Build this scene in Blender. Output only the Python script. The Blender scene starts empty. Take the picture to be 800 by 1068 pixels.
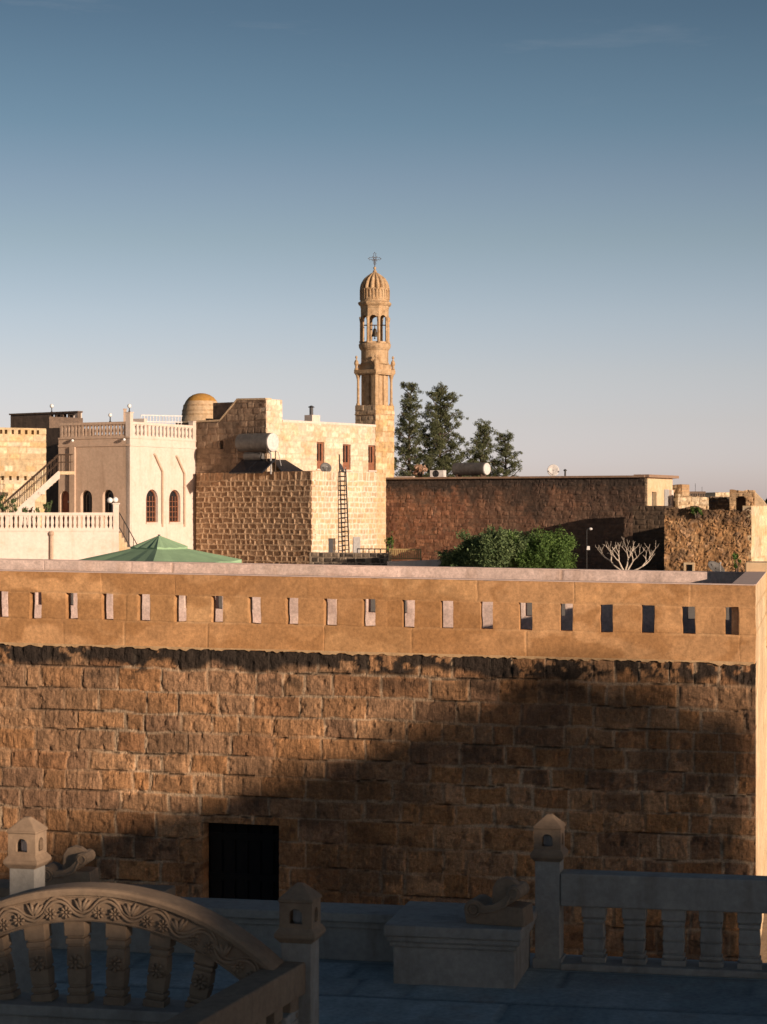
import bpy, bmesh, math, random
import numpy as np
from mathutils import Vector, Matrix
from mathutils.geometry import tessellate_polygon

random.seed(7)
scene = bpy.context.scene
COL = scene.collection
F, CX, CY, EYE = 2200.0, 400.0, 534.0, 6.0      # focal length in photo pixels, photo centre, eye height
PI = math.pi

def z_at(py, Y): return EYE + (CY - py) / F * Y
def at(px, py, Y): return Vector(((px - CX) / F * Y, Y, z_at(py, Y)))
def ground_at(px, Y): return Vector(((px - CX) / F * Y, Y))
def run(o, t, px):
    """distance along t from o to where the vertical through photo column px is met"""
    k = (px - CX) / F
    return (k * o[1] - o[0]) / (t[0] - k * t[1])
def unit(x, y):
    v = Vector((x, y)); return v.normalized()

# ------------------------------------------------------------------ scene graph helpers
def link(o): COL.objects.link(o); return o
def tag(o, label=None, cat=None, group=None, kind=None):
    if label: o['label'] = label
    if cat: o['category'] = cat
    if group: o['group'] = group
    if kind: o['kind'] = kind
    return o
def thing(name, label, cat, loc=(0, 0, 0), group=None, rz=0):
    o = link(bpy.data.objects.new(name, None)); o.empty_display_size = .2
    o.location = loc; o.rotation_euler = (0, 0, rz)
    return tag(o, label, cat, group)
def root_loc(p):
    v = Vector((0, 0, 0))
    while p is not None:
        v += p.location; p = p.parent
    return v
def frame(o, t, z=0.0):
    """wall frame: local x runs along t, local -y looks outwards, z up"""
    t = unit(t[0], t[1])
    return Matrix(((t.x, -t.y, 0, o[0]), (t.y, t.x, 0, o[1]), (0, 0, 1, z), (0, 0, 0, 1)))

class MB:
    def __init__(s, m=None): s.v = []; s.f = []; s.m = m or Matrix.Identity(4); s.smooth = False
    def add(s, verts, faces, m=None):
        mm = s.m @ m if m is not None else s.m
        n = len(s.v)
        s.v += [mm @ Vector(p) for p in verts]
        s.f += [tuple(i + n for i in f) for f in faces]
        return s
    def box(s, x0, x1, y0, y1, z0, z1, m=None):
        return s.add([(x0,y0,z0),(x1,y0,z0),(x1,y1,z0),(x0,y1,z0),(x0,y0,z1),(x1,y0,z1),(x1,y1,z1),(x0,y1,z1)],
                     [(0,3,2,1),(4,5,6,7),(0,1,5,4),(1,2,6,5),(2,3,7,6),(3,0,4,7)], m)
    def taper(s, x0, x1, y0, y1, z0, z1, dx, dy=None, m=None):
        dy = dx if dy is None else dy
        return s.add([(x0,y0,z0),(x1,y0,z0),(x1,y1,z0),(x0,y1,z0),(x0+dx,y0+dy,z1),(x1-dx,y0+dy,z1),(x1-dx,y1-dy,z1),(x0+dx,y1-dy,z1)],
                     [(0,3,2,1),(4,5,6,7),(0,1,5,4),(1,2,6,5),(2,3,7,6),(3,0,4,7)], m)
    def lathe(s, prof, n=24, c=(0, 0), rot=0, m=None, rfun=None, caps=True):
        vs = []; fs = []
        for r, z in prof:
            for k in range(n):
                a = rot + 2 * PI * k / n
                q = r * (rfun(a, z) if rfun else 1)
                vs.append((c[0] + q * math.cos(a), c[1] + q * math.sin(a), z))
        for i in range(len(prof) - 1):
            for k in range(n):
                k2 = (k + 1) % n
                fs.append((i*n+k, i*n+k2, (i+1)*n+k2, (i+1)*n+k))
        if caps:
            fs.append(tuple(range(n-1, -1, -1))); fs.append(tuple((len(prof)-1)*n + k for k in range(n)))
        return s.add(vs, fs, m)
    def tube(s, pts, r, n=6, closed=False, m=None):
        pts = [Vector(p) for p in pts]; rr = r if isinstance(r, (list, tuple)) else [r] * len(pts)
        vs = []; fs = []; N = len(pts); up = None
        for i, p in enumerate(pts):
            d = (pts[(i+1) % N] - pts[i-1]) if closed else (pts[min(i+1, N-1)] - pts[max(i-1, 0)])
            d.normalize()
            if up is None:
                up = Vector((0, 0, 1)) if abs(d.z) < .9 else Vector((0, 1, 0))
            a = d.cross(up)
            if a.length < 1e-4: a = d.cross(Vector((1, .3, 0)))
            a.normalize(); b = a.cross(d).normalized(); up = b
            for k in range(n):
                an = 2 * PI * k / n
                vs.append(p + a * (math.cos(an) * rr[i]) + b * (math.sin(an) * rr[i]))
        for i in range(N if closed else N - 1):
            j = (i + 1) % N
            for k in range(n):
                k2 = (k + 1) % n
                fs.append((i*n+k, i*n+k2, j*n+k2, j*n+k))
        if not closed:
            fs.append(tuple(range(n-1, -1, -1))); fs.append(tuple((N-1)*n + k for k in range(n)))
        return s.add(vs, fs, m)
    def ball(s, c, r, n=12, sz=1.0, m=None):
        k = max(4, n // 2)
        prof = [(max(1e-4, r * math.sin(PI * i / k)), c[2] - r * sz * math.cos(PI * i / k)) for i in range(k + 1)]
        return s.lathe(prof, n, (c[0], c[1]), m=m, caps=False)
    def panel(s, outer, holes, y0, y1, m=None):
        """flat wall in local x,z with through holes, from y0 (front) to y1 (back)"""
        loops = [list(outer)] + [list(h) for h in holes]
        flat = [p for l in loops for p in l]
        tris = tessellate_polygon([[Vector((x, z, 0)) for x, z in l] for l in loops])
        n = len(flat)
        vs = [(x, y0, z) for x, z in flat] + [(x, y1, z) for x, z in flat]
        fs = []
        for t in tris:
            a, b, c = [flat[i] for i in t]
            if (b[0]-a[0])*(c[1]-a[1]) - (b[1]-a[1])*(c[0]-a[0]) < 0: t = (t[0], t[2], t[1])
            fs.append(tuple(t)); fs.append(tuple(i + n for i in reversed(t)))
        o = 0
        for l in loops:
            k = len(l)
            for i in range(k):
                j = (i + 1) % k
                fs.append((o+i, o+j, o+j+n, o+i+n))
            o += k
        return s.add(vs, fs, m)
    def mesh(s, name, mat, off=Vector((0, 0, 0)), fix=True):
        me = bpy.data.meshes.new(name)
        me.from_pydata([tuple(v - off) for v in s.v], [], s.f)
        if fix:
            bm = bmesh.new(); bm.from_mesh(me); bmesh.ops.recalc_face_normals(bm, faces=bm.faces); bm.to_mesh(me); bm.free()
        if mat: me.materials.append(mat)
        if s.smooth: me.shade_smooth()
        return me
    def build(s, name, mat, parent=None, bevel=0, fix=True):
        off = root_loc(parent) if parent else Vector((0, 0, 0))
        me = s.mesh(name, mat, off, fix)
        o = link(bpy.data.objects.new(name, me)); o.parent = parent
        if bevel:
            b = o.modifiers.new('bevel', 'BEVEL'); b.width = bevel; b.segments = 2; b.limit_method = 'ANGLE'; b.angle_limit = .6
        return o
def put(name, me, parent, loc=(0, 0, 0), rot=(0, 0, 0), scale=None):
    o = link(bpy.data.objects.new(name, me)); o.parent = parent; o.location = loc; o.rotation_euler = rot
    if scale: o.scale = scale
    return o
def copy_tree(o, parent=None):
    c = o.copy(); COL.objects.link(c); c.parent = parent
    for ch in list(o.children): copy_tree(ch, c)
    return c
def arch(x0, x1, z0, z1, n=10, pointed=0.0):
    """arched opening outline: straight jambs, round head reaching z1"""
    r = (x1 - x0) / 2; cx = (x0 + x1) / 2; zs = z1 - r * (1 + pointed)
    return [(x0, z0), (x1, z0)] + [(cx + r * math.cos(PI * k / n), zs + r * (1 + pointed) * math.sin(PI * k / n)) for k in range(n + 1)]
def rect(x0, x1, z0, z1): return [(x0, z0), (x1, z0), (x1, z1), (x0, z1)]

# ------------------------------------------------------------------ noise and rough masonry
def _hash(ix, iy, seed):
    h = (ix.astype(np.int64) * 374761393 + iy.astype(np.int64) * 668265263 + seed * 982451653) & 0xffffffff
    h = ((h ^ (h >> 13)) * 1274126177) & 0xffffffff
    return ((h ^ (h >> 16)) & 0xffff) / 65535.0
def vnoise(x, y, seed):
    ix = np.floor(x); iy = np.floor(y); fx = x - ix; fy = y - iy
    fx = fx * fx * (3 - 2 * fx); fy = fy * fy * (3 - 2 * fy)
    a = _hash(ix, iy, seed); b = _hash(ix + 1, iy, seed); c = _hash(ix, iy + 1, seed); d = _hash(ix + 1, iy + 1, seed)
    return (a * (1 - fx) + b * fx) * (1 - fy) + (c * (1 - fx) + d * fx) * fy
def fbm(x, y, seed, octaves=4):
    s = 0; w = .5; t = 0
    for i in range(octaves):
        s = s + w * vnoise(x, y, seed + i * 17); t += w; w *= .5; x = x * 2.03 + 5.1; y = y * 2.01 + 3.7
    return s / t
def sstep(a, b, x):
    t = np.clip((x - a) / (b - a), 0, 1); return t * t * (3 - 2 * t)

def masonry(L, H, ch, sw, seed, res, palette, mortar, relief=.03, joint=.012, edge=.04, rough=.01, bulge=.01, wob=.02,
            holes=(), top=None, stain=None, thick=.4, shear=0.0, courses=None, pits=0.0, tint=.35, z0=0.0, resz=None, nfreq=6.0, jvar=0.0, jit=0.0, blend=0.0, wide=(.6, 1.5), chis=0.0, crack=0.0):
    """rough stone wall: every stone of every course is shaped in the surface; returns (verts, faces, colours) in wall frame"""
    rng = np.random.RandomState(seed)
    xs = np.linspace(0, L, int(L / res) + 1); zs = np.linspace(0, H, int(H / (resz or res)) + 1)
    for (a, b, c, d) in holes:
        xs = np.concatenate([xs[(np.abs(xs - a) > res*.4) & (np.abs(xs - b) > res*.4)], [a, b]])
        zs = np.concatenate([zs[(np.abs(zs - c) > res*.4) & (np.abs(zs - d) > res*.4)], [c, d]])
    xs = np.unique(xs); zs = np.unique(zs)
    X, Z = np.meshgrid(xs, zs); nz, nx = X.shape
    wx = X + wob * (fbm(X * 3, Z * 3, seed + 1, 3) - .5) * 2 + .3 * wob * (fbm(X * 14, Z * 14, seed + 4, 2) - .5)
    wz = Z + wob * (fbm(X * 2.2, Z * 3, seed + 2, 3) - .5) * 2 + .3 * wob * (fbm(X * 14, Z * 14, seed + 6, 2) - .5)
    if courses is None:
        cuts = [0.0]
        while cuts[-1] < H + .5: cuts.append(cuts[-1] + ch * rng.uniform(.85, 1.15))
        cuts = np.array(cuts) + (H - max(c for c in cuts if c <= H + .01))
        cuts = np.concatenate([[cuts[0] - ch], cuts])
    else: cuts = np.array(list(courses))
    ci = np.clip(np.searchsorted(cuts, wz) - 1, 0, len(cuts) - 2)
    D = np.minimum(wz - cuts[ci], cuts[ci + 1] - wz)
    DZ = D.copy(); R = np.zeros_like(X); R2 = np.zeros_like(X)
    for c in range(len(cuts) - 1):
        m = ci == c
        if not m.any(): continue
        w = [-rng.uniform(0, sw)]
        while w[-1] < L + 1: w.append(w[-1] + sw * rng.uniform(*wide))
        w = np.array(w); si = np.clip(np.searchsorted(w, wx[m]) - 1, 0, len(w) - 2)
        d = np.minimum(wx[m] - w[si], w[si + 1] - wx[m])
        k = edge * .8                                      # rounded stone corners
        dz = D[m]; q = np.clip(k - d, 0, k); r = np.clip(k - dz, 0, k)
        D[m] = np.minimum(np.minimum(d, dz), k - np.hypot(q, r)) * (np.minimum(d, dz) < k) + np.minimum(d, dz) * (np.minimum(d, dz) >= k)
        ra = rng.rand(len(w)); rb = rng.rand(len(w)); R[m] = ra[si]; R2[m] = rb[si]
    if jvar:
        joint = joint * (1 - jvar + 2 * jvar * fbm(X * 1.7, Z * 1.7, seed + 51, 3)) ; edge = edge * (1 - jvar * .6 + 1.2 * jvar * fbm(X * 2.3, Z * 2.3, seed + 52, 3))
    t = np.clip((D - joint) / edge, 0, 1)
    body = 1 - (1 - t) ** 2
    n1 = fbm(X * nfreq, Z * nfreq, seed + 9, 4) - .5
    h = relief * body + bulge * (R2 - .5) * 2 * body + rough * 2 * n1 * (.4 + .6 * body)
    if chis: h = h + chis * 2 * (vnoise(X * 22 + R * 50, Z * 4.5, seed + 71) - .5) * body * (.3 + 1.2 * fbm(X * 1.3, Z * 1.3, seed + 72, 2))
    ck = np.zeros_like(X)
    if crack:
        ck = (1 - sstep(.004, .012, DZ)) * sstep(.50, .60, fbm(X * 2.1, Z * 5, seed + 73, 3)); h = h - crack * ck
    if pits:
        p = sstep(.62, .78, fbm(X * 9 + R * 30, Z * 9, seed + 21, 3)); h = h - pits * p
    pal = np.array(palette); pi = np.minimum((R * len(pal)).astype(int), len(pal) - 1)
    C = pal[pi] * (1 + tint * (R2 - .5))[..., None]
    big = fbm(X * .5, Z * .6, seed + 31, 3)[..., None]; C = C * (.8 + .4 * big)
    C = C * (1 + .5 * (fbm(X * 8, Z * 5, seed + 33, 3) - .5))[..., None]
    mm = (1 - np.clip((D - joint * .6) / (joint * .8 + 1e-6), 0, 1))[..., None]
    if blend: mm = mm * (1 - blend * sstep(.42, .58, fbm(X * .9, Z * 1.1, seed + 55, 4)))[..., None]
    C = C * (1 - mm) + np.array(mortar) * mm
    if crack: C = C * (1 - .75 * ck)[..., None]
    if stain is not None:
        a, sc = stain(X, Z, R, R2, D); a = np.clip(a, 0, 1)[..., None]; C = C * (1 - a) + np.array(sc) * a
    keep = np.ones((nz - 1, nx - 1), bool)
    cxm = (xs[:-1] + xs[1:]) / 2; czm = (zs[:-1] + zs[1:]) / 2
    for (a, b, c, d) in holes:
        keep &= ~(((cxm > a) & (cxm < b))[None, :] & ((czm > c) & (czm < d))[:, None])
        e = res * .2
        on = ((X >= a - e) & (X <= b + e) & (Z >= c - e) & (Z <= d + e)); h = np.where(on, np.minimum(h, relief * .8), h)
    Zv = Z
    if top is not None:
        T = top(X); keep &= (Z[:-1, :-1] < T[:-1, :-1] - 1e-4) & (Z[:-1, 1:] < T[:-1, 1:] - 1e-4); Zv = np.minimum(Z, T)
    Zv = Zv + z0 + shear * (L - X)
    idx = np.arange(nz * nx).reshape(nz, nx)
    q = np.stack([idx[:-1, :-1], idx[:-1, 1:], idx[1:, 1:], idx[1:, :-1]], -1)[keep]
    Xv = X + jit * 2 * (fbm(X * 5, Z * 5, seed + 61, 3) - .5) if jit else X
    if jit: Zv = Zv + jit * 2 * (fbm(X * 5, Z * 5, seed + 62, 3) - .5)
    V = np.stack([Xv, -h, Zv], -1).reshape(-1, 3); Cc = C.reshape(-1, 3)
    e = np.concatenate([q[:, [0, 1]], q[:, [1, 2]], q[:, [2, 3]], q[:, [3, 0]]])
    key = np.minimum(e[:, 0], e[:, 1]) * (nz * nx) + np.maximum(e[:, 0], e[:, 1])
    _, inv, cnt = np.unique(key, return_inverse=True, return_counts=True)
    be = e[cnt[inv] == 1]; bv = np.unique(be); mp = {int(v): i + len(V) for i, v in enumerate(bv)}
    BV = V[bv].copy(); BV[:, 1] = thick
    faces = q.tolist() + [[int(b), int(a), mp[int(a)], mp[int(b)]] for a, b in be]
    V = np.concatenate([V, BV]); Cc = np.concatenate([Cc, Cc[bv]])
    used = np.zeros(len(V), bool); used[np.array([i for f in faces for i in f])] = True
    re = np.cumsum(used) - 1
    return V[used], [[int(re[i]) for i in f] for f in faces], np.clip(Cc[used], .01, .95)

def coloured(name, parts, mat, parent=None, smooth=False):
    """one mesh out of [(matrix, (verts, faces, colours)), ...] with a per-vertex stone colour"""
    off = root_loc(parent) if parent else Vector((0, 0, 0))
    VV = []; FF = []; CC = []; n = 0
    for m, (v, f, c) in parts:
        M = np.array(m); w = v @ M[:3, :3].T + M[:3, 3] - np.array(off)
        VV.append(w); FF += [[i + n for i in q] for q in f]; CC.append(c); n += len(v)
    V = np.concatenate(VV); C = np.concatenate(CC)
    me = bpy.data.meshes.new(name); me.from_pydata(V.tolist(), [], FF)
    ca = me.color_attributes.new('stone', 'FLOAT_COLOR', 'POINT')
    ca.data.foreach_set('color', np.concatenate([C, np.ones((len(C), 1))], 1).astype(np.float32).ravel())
    me.materials.append(mat)
    if smooth: me.shade_smooth()
    o = link(bpy.data.objects.new(name, me)); o.parent = parent
    return o

# ------------------------------------------------------------------ materials
def nodes(name):
    m = bpy.data.materials.new(name); m.use_nodes = True
    return m, m.node_tree.nodes, m.node_tree.links, m.node_tree.nodes['Principled BSDF']
def noise(N, Lk, vec, scale, detail=5, rough=.55, stretch=None, w=0):
    if stretch:
        mp = N.new('ShaderNodeMapping'); mp.inputs['Scale'].default_value = stretch; Lk.new(vec, mp.inputs['Vector']); vec = mp.outputs[0]
    n = N.new('ShaderNodeTexNoise'); n.inputs['Scale'].default_value = scale; n.inputs['Detail'].default_value = detail
    n.inputs['Roughness'].default_value = rough; Lk.new(vec, n.inputs['Vector']); return n.outputs['Fac']
def ramp(N, Lk, fac, a, b, ca=(0, 0, 0, 1), cb=(1, 1, 1, 1)):
    r = N.new('ShaderNodeValToRGB'); r.color_ramp.elements[0].position = a; r.color_ramp.elements[1].position = b
    r.color_ramp.elements[0].color = ca; r.color_ramp.elements[1].color = cb; Lk.new(fac, r.inputs[0]); return r.outputs[0]
def mix(N, Lk, fac, a, b, mode='MIX'):
    x = N.new('ShaderNodeMix'); x.data_type = 'RGBA'; x.blend_type = mode
    for s, i in ((fac, 0), (a, 6), (b, 7)):
        if isinstance(s, (float, int)): x.inputs[i].default_value = s
        elif isinstance(s, tuple): x.inputs[i].default_value = (*s[:3], 1)
        else: Lk.new(s, x.inputs[i])
    return x.outputs[2]
def stone_mat(name, c1, c2=None, scale=1.0, var=.5, bump=.02, bscale=14, rough=.92, attr=False, chisel=0.0, streak=None, blotch=None, spec=.25):
    """weathered mineral surface; streak=(colour, amount) adds vertical run-off stains, blotch=(colour, scale, lo, hi) lichen patches"""
    m, N, Lk, P = nodes(name)
    pos = N.new('ShaderNodeNewGeometry').outputs['Position']
    a = noise(N, Lk, pos, 1.1 * scale, 6, .6)
    if attr:
        at_ = N.new('ShaderNodeAttribute'); at_.attribute_name = 'stone'; base = at_.outputs['Color']
        g = ramp(N, Lk, noise(N, Lk, pos, bscale * .8, 6, .7), .25, .8, (1 - var,) * 3 + (1,), (1 + var * .6,) * 3 + (1,))
        base = mix(N, Lk, 1.0, base, g, 'MULTIPLY')
    else:
        base = mix(N, Lk, ramp(N, Lk, a, .3, .7), tuple(c1), tuple(c2 or c1))
        g = ramp(N, Lk, noise(N, Lk, pos, bscale * .6, 6, .65), .3, .75, (1 - var * .5,) * 3 + (1,), (1 + var * .3,) * 3 + (1,))
        base = mix(N, Lk, 1.0, base, g, 'MULTIPLY')
    if streak:
        sn = noise(N, Lk, pos, 2.2 * scale, 5, .6, (1, 1, .12)); base = mix(N, Lk, ramp(N, Lk, sn, .52, .78, (0,0,0,1), (streak[1],) * 3 + (1,)), base, streak[0])
    if blotch:
        bn = noise(N, Lk, pos, blotch[1], 6, .7); base = mix(N, Lk, ramp(N, Lk, bn, blotch[2], blotch[3]), base, blotch[0])
    Lk.new(base, P.inputs['Base Color']); P.inputs['Roughness'].default_value = rough
    P.inputs['Specular IOR Level'].default_value = spec
    if bump:
        h = noise(N, Lk, pos, bscale, 8, .65)
        if chisel:
            h2 = noise(N, Lk, pos, 26, 3, .6, (1, 1, .18)); ad = N.new('ShaderNodeMath'); ad.operation = 'MULTIPLY_ADD'
            Lk.new(h2, ad.inputs[0]); ad.inputs[1].default_value = chisel; Lk.new(h, ad.inputs[2]); h = ad.outputs[0]
        b = N.new('ShaderNodeBump'); b.inputs['Strength'].default_value = .8; b.inputs['Distance'].default_value = bump
        Lk.new(h, b.inputs['Height']); Lk.new(b.outputs[0], P.inputs['Normal'])
    return m
def plain_mat(name, c, rough=.5, metal=0.0, var=.25, scale=6):
    m, N, Lk, P = nodes(name)
    pos = N.new('ShaderNodeNewGeometry').outputs['Position']
    g = ramp(N, Lk, noise(N, Lk, pos, scale, 5, .6), .3, .75, (1 - var,) * 3 + (1,), (1 + var * .4,) * 3 + (1,))
    Lk.new(mix(N, Lk, 1.0, tuple(c), g, 'MULTIPLY'), P.inputs['Base Color'])
    P.inputs['Roughness'].default_value = rough; P.inputs['Metallic'].default_value = metal
    return m
def leaf_mat(name, dark, light):
    m, N, Lk, P = nodes(name)
    at_ = N.new('ShaderNodeAttribute'); at_.attribute_name = 'leaf'
    Lk.new(mix(N, Lk, at_.outputs['Fac'], tuple(dark), tuple(light)), P.inputs['Base Color'])
    P.inputs['Roughness'].default_value = .7; P.inputs['Specular IOR Level'].default_value = .25
    tr = N.new('ShaderNodeBsdfTranslucent'); tr.inputs[0].default_value = (*light, 1)
    ms = N.new('ShaderNodeMixShader'); ms.inputs[0].default_value = .2
    Lk.new(P.outputs[0], ms.inputs[1]); Lk.new(tr.outputs[0], ms.inputs[2])
    Lk.new(ms.outputs[0], N['Material Output'].inputs['Surface'])
    return m

M = {}
M['old_stone'] = stone_mat('old_stone', (0,0,0), attr=True, var=.5, bump=.02, bscale=34, chisel=1.0)
M['far_stone'] = stone_mat('far_stone', (0,0,0), attr=True, var=.4, bump=.05, bscale=5, chisel=0)
M['ashlar'] = stone_mat('ashlar', (0,0,0), attr=True, var=.42, bump=.006, bscale=26, streak=((.33,.18,.085), .38))
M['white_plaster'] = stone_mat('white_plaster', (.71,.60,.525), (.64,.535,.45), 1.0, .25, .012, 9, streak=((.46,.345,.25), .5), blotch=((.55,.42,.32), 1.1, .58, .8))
M['shaded_tan_plaster'] = stone_mat('shaded_tan_plaster', (.60,.445,.33), (.53,.385,.28), 1.0, .3, .015, 9, streak=((.33,.225,.155), .5), blotch=((.42,.29,.20), .9, .56, .8))  # darker plaster, the left wall's shade put into its colour
M['cream_stone'] = stone_mat('cream_stone', (.66,.52,.35), (.58,.42,.25), 1.4, .4, .03, 7, streak=((.46,.28,.12), .5))
M['tower_stone'] = stone_mat('tower_stone', (.56,.41,.255), (.44,.28,.145), 2.2, .6, .05, 8, streak=((.17,.095,.045), .8), blotch=((.20,.13,.075), 2.4, .54, .68))
M['dark_stone'] = stone_mat('dark_stone', (.20,.14,.10), (.13,.095,.075), 1.2, .5, .04, 6, streak=((.05,.04,.035), .7))
M['grey_stone'] = stone_mat('grey_stone', (.42,.385,.335), (.33,.30,.26), 2.0, .4, .006, 30, streak=((.16,.13,.10), .6))
M['carved_stone'] = stone_mat('carved_stone', (.37,.26,.17), (.28,.19,.125), 3.0, .4, .004, 34, streak=((.15,.115,.085), .5))
M['floor_stone'] = stone_mat('floor_stone', (.40,.44,.43), (.33,.365,.36), 1.5, .3, .004, 20, rough=.85, blotch=((.075,.08,.075), 2.5, .6, .75))
M['ground_earth'] = stone_mat('ground_earth', (.34,.27,.2), (.26,.2,.145), .4, .4, .03, 5)
M['courtyard'] = stone_mat('courtyard', (.45,.38,.3), (.38,.31,.24), .6, .3, .01, 8)
M['iron'] = plain_mat('iron', (.03,.028,.027), .6, .3)
M['rust_iron'] = plain_mat('rust_iron', (.09,.055,.035), .8, .2)
M['brass_paint'] = plain_mat('brass_paint', (.42,.29,.12), .6)
M['wood'] = plain_mat('wood', (.28,.11,.055), .6, 0, .4)
M['door_wood'] = plain_mat('door_wood', (.26,.085,.05), .6, 0, .3)
M['black_door'] = plain_mat('black_door', (.007,.006,.005), .9, 0, .4)
M['glass'] = plain_mat('glass', (.02,.022,.025), .12)
M['white_paint'] = plain_mat('white_paint', (.66,.63,.60), .6)
M['globe'] = plain_mat('globe', (.8,.79,.76), .25, 0, .05)
M['galvanised'] = plain_mat('galvanised', (.15,.14,.13), .65, .2, .4, 4)
M['grey_paint'] = plain_mat('grey_paint', (.36,.35,.34), .6)
M['dark_grey'] = plain_mat('dark_grey', (.06,.06,.065), .6)
M['solar'] = plain_mat('solar', (.012,.013,.018), .25)
M['canvas'] = plain_mat('canvas', (.27,.42,.25), .85, 0, .15, 2)
M['terracotta'] = plain_mat('terracotta', (.33,.15,.08), .85)
M['bark'] = stone_mat('bark', (.12,.085,.06), (.07,.05,.04), 3, .5, .03, 12)
M['bare_wood'] = stone_mat('bare_wood', (.62,.53,.43), (.5,.42,.34), 3, .3, .01, 12)
M['pine_leaf'] = leaf_mat('pine_leaf', (.034,.046,.022), (.18,.19,.09))
M['shrub_leaf'] = leaf_mat('shrub_leaf', (.035,.07,.025), (.20,.26,.11))
M['bright_leaf'] = leaf_mat('bright_leaf', (.04,.085,.02), (.16,.25,.06))
M['dry_leaf'] = leaf_mat('dry_leaf', (.09,.05,.03), (.26,.16,.10))
M['bronze'] = plain_mat('bronze', (.05,.04,.028), .5, .6)
# ------------------------------------------------------------------ camera, sun, sky
cam = bpy.data.cameras.new('camera'); co = link(bpy.data.objects.new('camera', cam)); scene.camera = co
co.location = (0, 0, EYE); co.rotation_euler = (PI / 2, 0, 0)
cam.sensor_fit = 'HORIZONTAL'; cam.sensor_width = 24; cam.lens = F / 800 * 24; cam.clip_start = .1; cam.clip_end = 6000
cam.dof.use_dof = True; cam.dof.focus_distance = 42; cam.dof.aperture_fstop = 6.3

SUN_AZ, SUN_EL = math.radians(45), math.radians(10.4)     # azimuth from straight behind the camera towards the right
SH = Vector((math.sin(SUN_AZ), -math.cos(SUN_AZ)))
sun_dir = Vector((SH.x * math.cos(SUN_EL), SH.y * math.cos(SUN_EL), math.sin(SUN_EL)))
sl = bpy.data.lights.new('sun', 'SUN'); sl.energy = 5.0; sl.angle = math.radians(.55); sl.color = (1.0, .78, .60)
so = link(bpy.data.objects.new('sun', sl)); so.rotation_euler = (-sun_dir).to_track_quat('-Z', 'Y').to_euler(); so.location = (40, -30, 40)

w = bpy.data.worlds.new('World'); scene.world = w; w.use_nodes = True
N, Lk = w.node_tree.nodes, w.node_tree.links
bg = N['Background']
sky = N.new('ShaderNodeTexSky'); sky.sky_type = 'NISHITA'; sky.sun_disc = False
sky.sun_elevation = SUN_EL; sky.sun_rotation = PI - SUN_AZ; sky.altitude = 900; sky.air_density = 1.0; sky.dust_density = 1.2; sky.ozone_density = 1.5
tc = N.new('ShaderNodeTexCoord'); sp = N.new('ShaderNodeSeparateXYZ'); Lk.new(tc.outputs['Generated'], sp.inputs[0])
grad = N.new('ShaderNodeValToRGB'); Lk.new(sp.outputs['Z'], grad.inputs[0])
cr = grad.color_ramp; cr.interpolation = 'LINEAR'
SKY_STOPS = [(0.0, (1.2, 1.11, 1.8)), (0.0223, (1.19, 1.086, 1.666)), (0.0427, (1.158, 0.994, 1.347)), (0.0653, (1.154, 0.961, 1.161)), (0.0923, (1.07, 0.913, 1.033)), (0.128, (0.879, 0.782, 0.808)), (0.1545, (0.761, 0.693, 0.731)), (0.1806, (0.592, 0.61, 0.641)), (0.2064, (0.509, 0.54, 0.567)), (0.2296, (0.435, 0.471, 0.501)), (.30, (.32, .36, .39)), (.5, (.21, .25, .28)), (1.0, (.18, .215, .245))]
cr.elements[0].position, cr.elements[1].position = SKY_STOPS[0][0], SKY_STOPS[-1][0]
cr.elements[0].color, cr.elements[1].color = (*SKY_STOPS[0][1], 1), (*SKY_STOPS[-1][1], 1)
for p_, c_ in SKY_STOPS[1:-1]:
    e_ = cr.elements.new(p_); e_.color = (*c_, 1)
skyc = mix(N, Lk, 1.0, sky.outputs[0], grad.outputs[0], 'MULTIPLY')
cn_ = noise(N, Lk, tc.outputs['Generated'], 9, 6, .6, (1, 1, 7)); cm_ = ramp(N, Lk, cn_, .57, .80, (0, 0, 0, 1), (.16, .16, .16, 1))
cw_ = ramp(N, Lk, sp.outputs['Z'], .17, .235); cm_ = mix(N, Lk, 1.0, cm_, cw_, 'MULTIPLY')
skyc = mix(N, Lk, cm_, skyc, (4.2, 4.1, 4.3))
Lk.new(skyc, bg.inputs['Color']); bg.inputs['Strength'].default_value = .10
scene.view_settings.view_transform = 'Standard'; scene.view_settings.look = 'None'
scene.view_settings.exposure = 0.25; scene.view_settings.gamma = 1.0

# ------------------------------------------------------------------ ground
def struct(name, mb, mat): return tag(mb.build(name, mat), kind='structure')
hm = []; hf = []
for i in range(61):
    x = -1500 + 50 * i; h_ = 9 + 10 * float(fbm(np.array([i * .11]), np.array([2.2]), 5, 4)[0])
    hm += [(x, 1500, -1), (x, 1560, h_ * .8), (x, 1640, h_), (x, 1900, -1)]
for i in range(60):
    for j in range(3): a_ = i * 4 + j; hf.append((a_, a_ + 4, a_ + 5, a_ + 1))
struct('hills', MB().add(hm, hf), M['ground_earth'])
struct('ground', MB().add([(-3000,-1500,0),(3000,-1500,0),(3000,5000,0),(-3000,5000,0)], [(0,1,2,3)]), M['ground_earth'])
COURT = 2.3
struct('courtyard', MB().box(-60, 60, 38, 240, -.3, COURT), M['courtyard'])

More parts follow.
